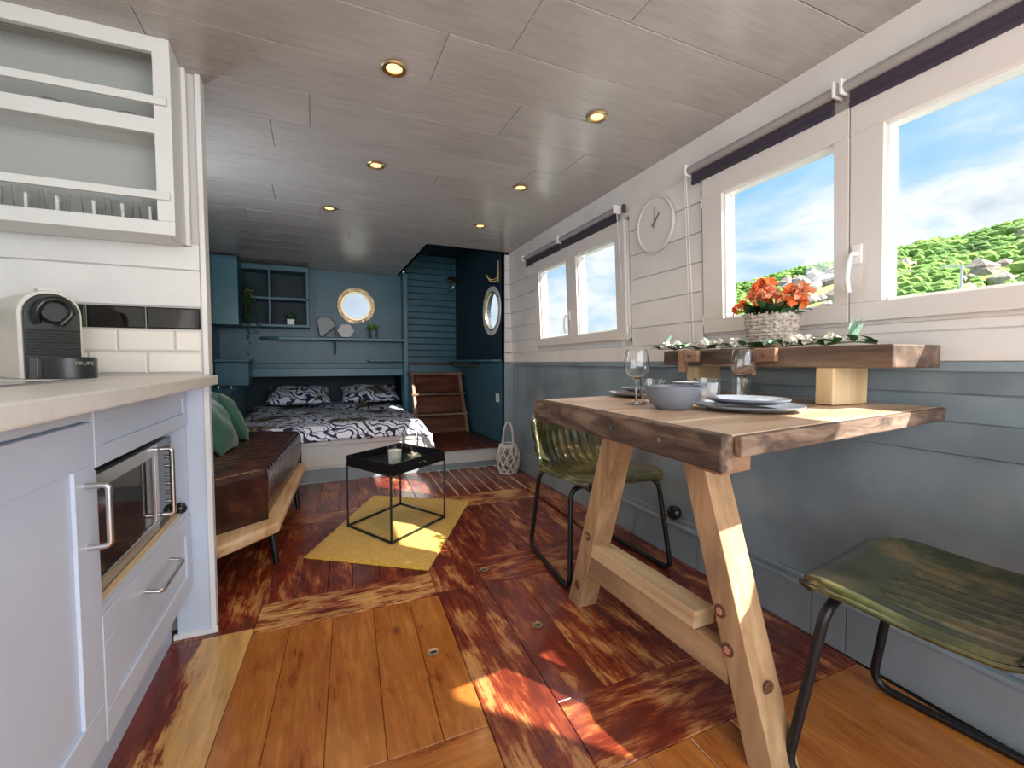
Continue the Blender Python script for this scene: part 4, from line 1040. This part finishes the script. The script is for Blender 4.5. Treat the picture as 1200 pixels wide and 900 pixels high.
bowl(.842, .888, TZ, .0705, .060, 'grey bowl at the front, near the table edge'); bowl(1.085, 1.045, TZ, .0705, .060, 'grey bowl further back, behind the front bowl')
def wineglass(x, y, lab, h=.160, r=.036):
    t_ = thing('wine_glass', (x, y, TZ), lab, 'wine glass', 'wine glasses')
    w = .0013
    bowlp = [(.004, h * .44), (r * .55, h * .50), (r * .92, h * .60), (r, h * .70), (r * .94, h * .85), (r * .80, h)]
    inner = [(a - w, b_) for a, b_ in bowlp[::-1][:-1]] + [(.0005, h * .455)]
    MB().lathe([(.0035, h * .43)] + bowlp + inner, (x, y, TZ), 32).build('bowl', 'glass_ware', t_, 60)
    MB().lathe([(.001, .0), (.031, .0), (.031, .0015), (.012, .004), (.004, .010), (.0032, h * .43), (.001, h * .43)], (x, y, TZ + .0005), 28).build('stem', 'glass_ware', t_, 60)
wineglass(.845, 1.035, 'wine glass on the left, in front of the far plates', .158)
wineglass(1.235, 1.0, 'wine glass beside the wooden beam shelf, behind the near plates', .162, .038)
def tumbler(x, y, r, h, lab):
    t_ = thing('tumbler', (x, y, TZ), lab, 'glass', 'drinking glasses on the table'); n = 40
    mb = MB(); prof = tumbler_prof(r, h, .0025); vs = []; L = len(prof)
    for r_, z in prof:
        for k in range(n):
            a = 2 * pi * k / n; f = 1 + (.025 * math.cos(a * 10) if .2 * h < z + .3 * h * 0 < h * .95 and r_ > .01 else 0); vs.append((x + r_ * f * math.cos(a), y + r_ * f * math.sin(a), TZ + z))
    mb.add(vs, [(i * n + k, i * n + (k + 1) % n, (i + 1) * n + (k + 1) % n, (i + 1) * n + k) for i in range(L - 1) for k in range(n)]); mb.build('body', 'glass_ware', t_, 40)
tumbler(1.035, .955, .038, .075, 'short tumbler right of the front bowl, behind the near plates')
tumbler(.90, 1.03, .036, .072, 'short tumbler behind the left side of the front bowl')
tumbler(1.30, 1.06, .033, .068, 'tumbler just behind the right wine glass, under the beam')

# ============================================================ flower basket and garland on the beam
BX, BY, BZ = 1.44, 1.06, .999
fb = thing('flower_basket', (BX, BY, BZ), 'wicker basket of orange begonias standing on the beam shelf', 'plant')
wk_ = MB(); rows = 9
for i in range(rows):
    z = BZ + .008 + i * .0125; k = .8 + .2 * i / rows; pts = []; n = 56
    for j in range(n):
        a = 2 * pi * j / n; cx2 = math.copysign(abs(math.cos(a)) ** .7, math.cos(a)) * .062 * k; sy2 = math.copysign(abs(math.sin(a)) ** .7, math.sin(a)) * .080 * k
        w = 1 + .045 * math.sin(a * 14 + (pi if i % 2 else 0)); pts.append((BX + cx2 * w, BY + sy2 * w, z + .0015 * math.sin(a * 14)))
    wk_.tube(pts, .0062, 5, True)
wk_.build('weave', 'wicker', fb, 60)
st = MB()
for j in range(28):
    a = 2 * pi * j / 28; c2 = math.copysign(abs(math.cos(a)) ** .7, math.cos(a)) * .062; s2 = math.copysign(abs(math.sin(a)) ** .7, math.sin(a)) * .08
    st.tube([(BX + c2 * .8, BY + s2 * .8, BZ), (BX + c2, BY + s2, BZ + .12)], .0035, 5)
st.build('stakes', 'wicker', fb, 60)
MB().prism([(BX + math.cos(2 * pi * i / 20) * .053, BY + math.sin(2 * pi * i / 20) * .07) for i in range(20)], BZ + .09, BZ + .105).build('soil', 'gap_dark', fb)
R = random.Random(5); lf = MB(); lf2 = MB()
for i in range(110):
    a = R.uniform(0, 2 * pi); e_ = R.uniform(-.1, 1.2); p = (BX + R.uniform(-.045, .045), BY + R.uniform(-.075, .075), BZ + .105 + R.uniform(0, .03))
    leaf_mesh(lf if i % 3 else lf2, p, (math.cos(a) * math.cos(e_), math.sin(a) * math.cos(e_), math.sin(e_)), R.uniform(.03, .055), R.uniform(.028, .042), fold=.15)
lf.build('foliage', 'leaf_dark', fb, 180, kind='stuff'); lf2.build('foliage', 'leaf_green', fb, 180, kind='stuff')
def bloom(c, r, n, seed, m1):
    R = random.Random(seed); mb = MB()
    for i in range(n):
        a = R.uniform(0, 2 * pi); e_ = R.uniform(-.5, 1.5); d = Vector((math.cos(a) * math.cos(e_), math.sin(a) * math.cos(e_), math.sin(e_)))
        p = Vector(c) + d * r * R.uniform(.2, .55); dd = (d + Vector((R.uniform(-.5, .5), R.uniform(-.5, .5), R.uniform(-.5, .5)))).normalized()
        leaf_mesh(mb, p, dd, r * R.uniform(.55, .8), r * R.uniform(.6, .9), up=(R.uniform(-1, 1), R.uniform(-1, 1), 1), fold=.30, droop=.35, rnd=True)
    return mb
for i, (dx, dy, dz, r, m_) in enumerate([(-.01, .020, .195, .044, 'petal_orange'), (-.02, .045, .175, .034, 'petal_light'), (-.02, -.005, .180, .034, 'petal_light'), (-.01, .022, .16, .03, 'petal_orange'), (-.03, .100, .140, .032, 'petal_orange'), (0, -.065, .168, .034, 'petal_orange'), (.0, -.105, .175, .030, 'petal_light'), (0, -.090, .150, .030, 'petal_orange'), (-.01, -.05, .145, .026, 'petal_light')]):
    bloom((BX + dx, BY + dy, BZ + dz), r, 34, 20 + i, m_).build('bloom', m_, fb, 180)
    MB().tube([(BX, BY + dy * .5, BZ + .1), (BX + dx, BY + dy, BZ + dz)], .002, 5).build('stem', 'leaf_green', fb)
gd = thing('garland', (1.38, 1.05, 1.0), 'artificial leaf and flower garland lying along the beam shelf', 'garland')
R = random.Random(12); pts = [(1.345 + .02 * math.sin(i * 1.3) + .02 * i / 20, 1.50 - i * .0395, 1.004 + .004 * math.sin(i * 2.1)) for i in range(21)]
MB().tube(pts, .0022, 5).build('stem', 'stem', gd)
mats = ['leaf_green', 'leaf_dark', 'leaf_pale', 'leaf_green']
for i, p in enumerate(pts):
    for k in range(4):
        a = R.uniform(0, 2 * pi); mb = leaf_mesh(MB(), p, (math.cos(a), math.sin(a), R.uniform(.15, .8)), R.uniform(.030, .050), R.uniform(.020, .030)); mb.build('leaf', mats[R.randrange(4)], gd, 180)
for y in (1.46, 1.40, 1.27, 1.19, 1.125, .93, .90, .87, .80):
    bloom((1.345, y, 1.016), .020, 16, int(y * 100), 'x').build('bloom', 'petal_white', gd, 180)
for (y, z, l) in ((1.49, 1.01, .075), (.765, 1.005, .085), (1.26, 1.01, .045)):
    for k in range(3): leaf_mesh(MB(), (1.37, y, z), (R.uniform(-.2, .2), R.uniform(-.5, .5), 1), l * R.uniform(.7, 1), .022).build('leaf', 'leaf_pale', gd, 180)

# ============================================================ dining chairs (local: front at -y, seat centre at origin)
def make_chair():
    t_ = thing('dining_chair', (0, 0, 0), 'x', 'chair', 'green leather dining chairs with black sled legs')
    prof = fillet([(0, -.235, .436), (0, -.247, .452), (0, -.20, .462), (0, 0, .440), (0, .19, .442), (0, .285, .50), (0, .312, .60), (0, .325, .70)], .06, 6)
    L = [0.]
    for a, b_ in zip(prof, prof[1:]): L.append(L[-1] + (b_ - a).length)
    def P(v):
        s_ = v * L[-1]
        for i in range(len(L) - 1):
            if s_ <= L[i + 1]: k = (s_ - L[i]) / max(1e-9, L[i + 1] - L[i]); return prof[i].lerp(prof[i + 1], k), s_
        return prof[-1], s_
    def f(a, b_):
        u = a * 2 - 1; p, s_ = P(b_); y, z = p.y, p.z; bk = min(1, max(0, (y - .09) / .18))
        w = .245 - .02 * bk - .03 * max(0, (z - .58) / .12) ** 2
        fr3 = max(0, 1 - s_ / .13); w -= .075 * fr3 ** 2.2                      # rounded front corners
        e_ = abs(u) ** 4
        x = u * w; z += .020 * e_ * (1 - fr3) + .055 * bk * abs(u) ** 3 * (z < .62); y -= .105 * bk * abs(u) ** 2.4 * (1 if bk > .2 else 0.5 * bk)
        z -= .02 * max(0, (abs(u) - .93) / .07) ** 2
        # stitched channels running front to back
        inside = max(0, min(1, (.74 - abs(u)) / .03)) * max(0, min(1, (s_ - .15) / .03)) * max(0, min(1, (L[-1] - .10 - s_) / .05))
        r_ = .012 * (abs(math.sin(u * pi * 5.4)) ** .8 - .75) * inside
        nb = bk; z += r_ * (1 - nb); y -= r_ * nb
        return (x, y, z)
    MB().grid(f, 120, 60).build('shell', 'green_leather', t_, 180, solid=.024)
    # piping round the edge
    pts = [f(0, i / 40) for i in range(41)] + [f(i / 24, 1) for i in range(1, 25)] + [f(1, 1 - i / 40) for i in range(1, 41)] + [f(1 - i / 24, 0) for i in range(1, 24)]
    MB().tube(pts, .006, 6, True).build('rim', 'green_leather', t_, 60)
    r = .0112
    for sx_ in (-1, 1):
        pts = [(sx_ * .12, -.165, .422), (sx_ * .205, -.165, .420), (sx_ * .262, -.215, .02), (sx_ * .262, -.225, .0105), (sx_ * .262, .23, .0105), (sx_ * .225, .17, .41), (sx_ * .12, .15, .425)]
        pts = [(sx_ * .10, -.170, .424), (sx_ * .225, -.175, .420), (sx_ * .258, -.235, .0105), (sx_ * .228, .245, .0105), (sx_ * .215, .165, .418), (sx_ * .10, .15, .424)]
        MB().tube(fillet(pts, .055, 6), r, 10).build('leg', 'black_metal', t_, 60)
    MB().bar((0, -.17, .424), (0, .15, .424), .06, .006).build('seat_plate', 'black_metal', t_)
    MB().tube([(-.10, -.17, .424), (.10, -.17, .424)], r, 8).build('cross_bar', 'black_metal', t_, 60)
    MB().tube([(-.10, .15, .424), (.10, .15, .424)], r, 8).build('cross_bar', 'black_metal', t_, 60)
    return t_
ch = make_chair(); ch.location = (1.268, .465, 0); ch.rotation_euler.z = math.radians(180 + 10)
ch['label'] = 'olive green ribbed leather chair in the right foreground, on this side of the table'
dup(ch, (1.215, 1.78, 0), math.radians(-3), 'olive green leather chair behind the table, seen between its legs')
# black fitting low on the wall
tag(MB().lathe([(.001, 0), (.028, 0), (.034, .012), (.034, .03), (.025, .042), (.001, .044)], (1.585, 1.62, .245), 20, 'x').build('wall_fitting', 'black_plastic', None, 50), 'round black fitting on the wall ledge behind the far chair', 'fitting') if 0 else None
wfit = MB().lathe([(.001, 0), (.028, 0), (.034, -.012), (.034, -.03), (.025, -.042), (.001, -.044)], (1.617, 1.66, .215), 20, 'x')
tag(wfit.build('wall_fitting', 'black_plastic', None, 50), 'round black fitting on the wall ledge behind the far chair', 'fitting')

# ============================================================ downlights
dl = [(.262, 1.58, 'recessed spotlight nearest the camera on the left of the ceiling'), (.298, 2.37, 'recessed spotlight, middle one of the left row'), (.102, 3.14, 'recessed spotlight farthest away in the left row'),
      (1.055, 1.555, 'recessed spotlight nearest the camera in the right row'), (1.08, 2.34, 'recessed spotlight, middle one of the right row'), (1.11, 3.10, 'recessed spotlight farthest away in the right row')]
first = None
for x, y, lab in dl:
    if first is None:
        first = thing('ceiling_light', (x, y, H), lab, 'spotlight', 'brass rimmed ceiling spotlights')
        MB().lathe([(.026, -.001), (.040, -.001), (.044, -.005), (.040, -.010), (.027, -.007)], (x, y, H), 28, caps=False).build('trim_ring', 'brass', first, 50)
        MB().lathe([(.001, -.004), (.026, -.004), (.026, -.0015), (.001, -.0015)], (x, y, H), 24).build('bulb', 'bulb', first, 50)
        L_ = bpy.data.lights.new('beam', 'SPOT'); L_.energy = 10; L_.color = (1, .72, .42); L_.spot_size = 1.9; L_.spot_blend = .8; L_.shadow_soft_size = .025
        lo2 = bpy.data.objects.new('beam', L_); col.objects.link(lo2); lo2.parent = first; lo2.location = (0, 0, -.014)
    else: dup(first, (x, y, H), label=lab)

# ============================================================ outside: hillside, trees, cliffs
RD = 180 / pi
prof_az = [(20, .02), (30, .03), (40, .05), (45, .115), (49.6, .165), (56, .185), (60, .197), (66, .213), (69, .210), (73, .222), (80, .24), (100, .25), (130, .18)]
def ridge(az):
    for (a, h), (b_, k) in zip(prof_az, prof_az[1:]):
        if az <= b_: return h + (k - h) * (az - a) / (b_ - a)
    return prof_az[-1][1]
def hz(az, r):
    t_ = min(1, max(0, (r - 85) / 115)); s_ = t_ ** .8
    x, y = r * math.sin(az / RD), r * math.cos(az / RD)
    n = 1.8 * math.sin(x * .09 + 1) * math.cos(y * .07) + 1.2 * math.sin(x * .21 + y * .17)
    return -2 + (ridge(az) * 200 * .955 + 1) * s_ + n * min(1, t_ * 3) * .8
def hp(az, r): return (r * math.sin(az / RD), r * math.cos(az / RD), hz(az, r))
hl = MB().grid(lambda a, b_: hp(20 + a * 105, 84 + b_ * 150), 110, 44)
tag(hl.build('hillside', 'hill_ground', None, 180), kind='structure')
ic = bmesh.new(); bmesh.ops.create_icosphere(ic, subdivisions=1, radius=1); IV = [v.co.copy() for v in ic.verts]; IF = [tuple(v.index for v in f.verts) for f in ic.faces]; ic.free()
R = random.Random(21)
bare = [(54.5, 60.3, 108, 172, .8), (64.2, 66.2, 130, 168, 1), (68, 72.5, 118, 150, 1)]
def blob(mb, c, r, sz=1., R=R, j=.22):
    k = [R.uniform(0, 6) for _ in range(3)]
    vs = []
    for v in IV:
        s_ = 1 + j * math.sin(v.x * 4 + k[0]) * math.sin(v.y * 4 + k[1]) + j * .6 * math.sin(v.z * 6 + k[2] + v.x * 5) + R.uniform(-.07, .07)
        vs.append((c[0] + v.x * r * s_, c[1] + v.y * r * s_, c[2] + v.z * r * s_ * sz))
    mb.add(vs, IF)
tm = MB(); cnt = 0
while cnt < 12000:
    az = R.uniform(39, 84); r = 88 + 118 * R.random() ** .9
    if any(a < az + R.uniform(-.7, .7) < b_ and c < r + R.uniform(-6, 6) < d for a, b_, c, d, k in bare): continue
    p = hp(az, r); q3 = R.uniform(.7, 1.8)
    blob(tm, (p[0], p[1], p[2] + q3 * .35), q3, .8); cnt += 1
tag(tm.build('hillside_trees', 'tree_canopy'), 'dense green trees covering the hillside beyond the windows', 'trees', kind='stuff')
def cliff(azs, rs, lab, seed, n=26, sz=4.):
    R2 = random.Random(seed); mb = MB()
    for i in range(n):
        az = R2.uniform(*azs); r = R2.uniform(*rs); p = hp(az, r); blob(mb, (p[0], p[1], p[2] - .5), sz * R2.uniform(.4, .8), R2.uniform(.7, 1.1), R2, .15)
    tag(mb.build('rock_outcrop', 'chalk_rock'), lab, 'rock')
cliff((64.4, 66.0), (132, 166), 'tall pale rock outcrop in the middle of the near pane', 1, 16, 3.2)
cliff((68.3, 71.2), (112, 140), 'broad pale rock outcrop right of the white lamp post', 2, 22, 3.6)
cliff((71.8, 76), (160, 178), 'pale rock outcrop high up at the right edge', 3, 18, 4.)
cliff((55, 60), (118, 165), 'long bare pale scree slope behind the orange flowers', 4, 60, 4.)
struct(MB().box(-200, 260, -200, 400, -3.2, -3.0), 'water_surface', 'water')
def lamp_post(az, r, top, lab):
    x, y = r * math.sin(az / RD), r * math.cos(az / RD); t_ = thing('lamp_post', (x, y, -3), lab, 'lamp post')
    MB().tube([(x, y, -3), (x, y, top)], .14, 8).build('pole', 'white_plastic', t_); MB().bar((x, y, top), (x - 1.6 * math.cos(az / RD), y + 1.6 * math.sin(az / RD), top + .1), .25, .15).build('arm', 'white_plastic', t_)
lamp_post(68.5, 70, .95 + 70 * (424 - 313) / 525 * .715, 'white lamp post seen through the near pane')
lamp_post(52.0, 80, .95 + 80 * (424 - 329) / 525 * .88, 'thin white lamp post left of the orange flowers')
qx = MB(); a0, a1 = 24 / RD, 40 / RD
for i in range(6):
    u = 24 + i * 2.6; v = u + 2.6; r = 42
    qx.hexa([(r * math.sin(u / RD), r * math.cos(u / RD), -3), (r * math.sin(v / RD), r * math.cos(v / RD), -3), ((r + 1) * math.sin(v / RD), (r + 1) * math.cos(v / RD), -3), ((r + 1) * math.sin(u / RD), (r + 1) * math.cos(u / RD), -3)],
            [(r * math.sin(u / RD), r * math.cos(u / RD), 3.6), (r * math.sin(v / RD), r * math.cos(v / RD), 3.6), ((r + 1) * math.sin(v / RD), (r + 1) * math.cos(v / RD), 3.6), ((r + 1) * math.sin(u / RD), (r + 1) * math.cos(u / RD), 3.6)])
tag(qx.build('quay_wall', 'concrete'), 'long pale quay wall low in the far window', 'wall')
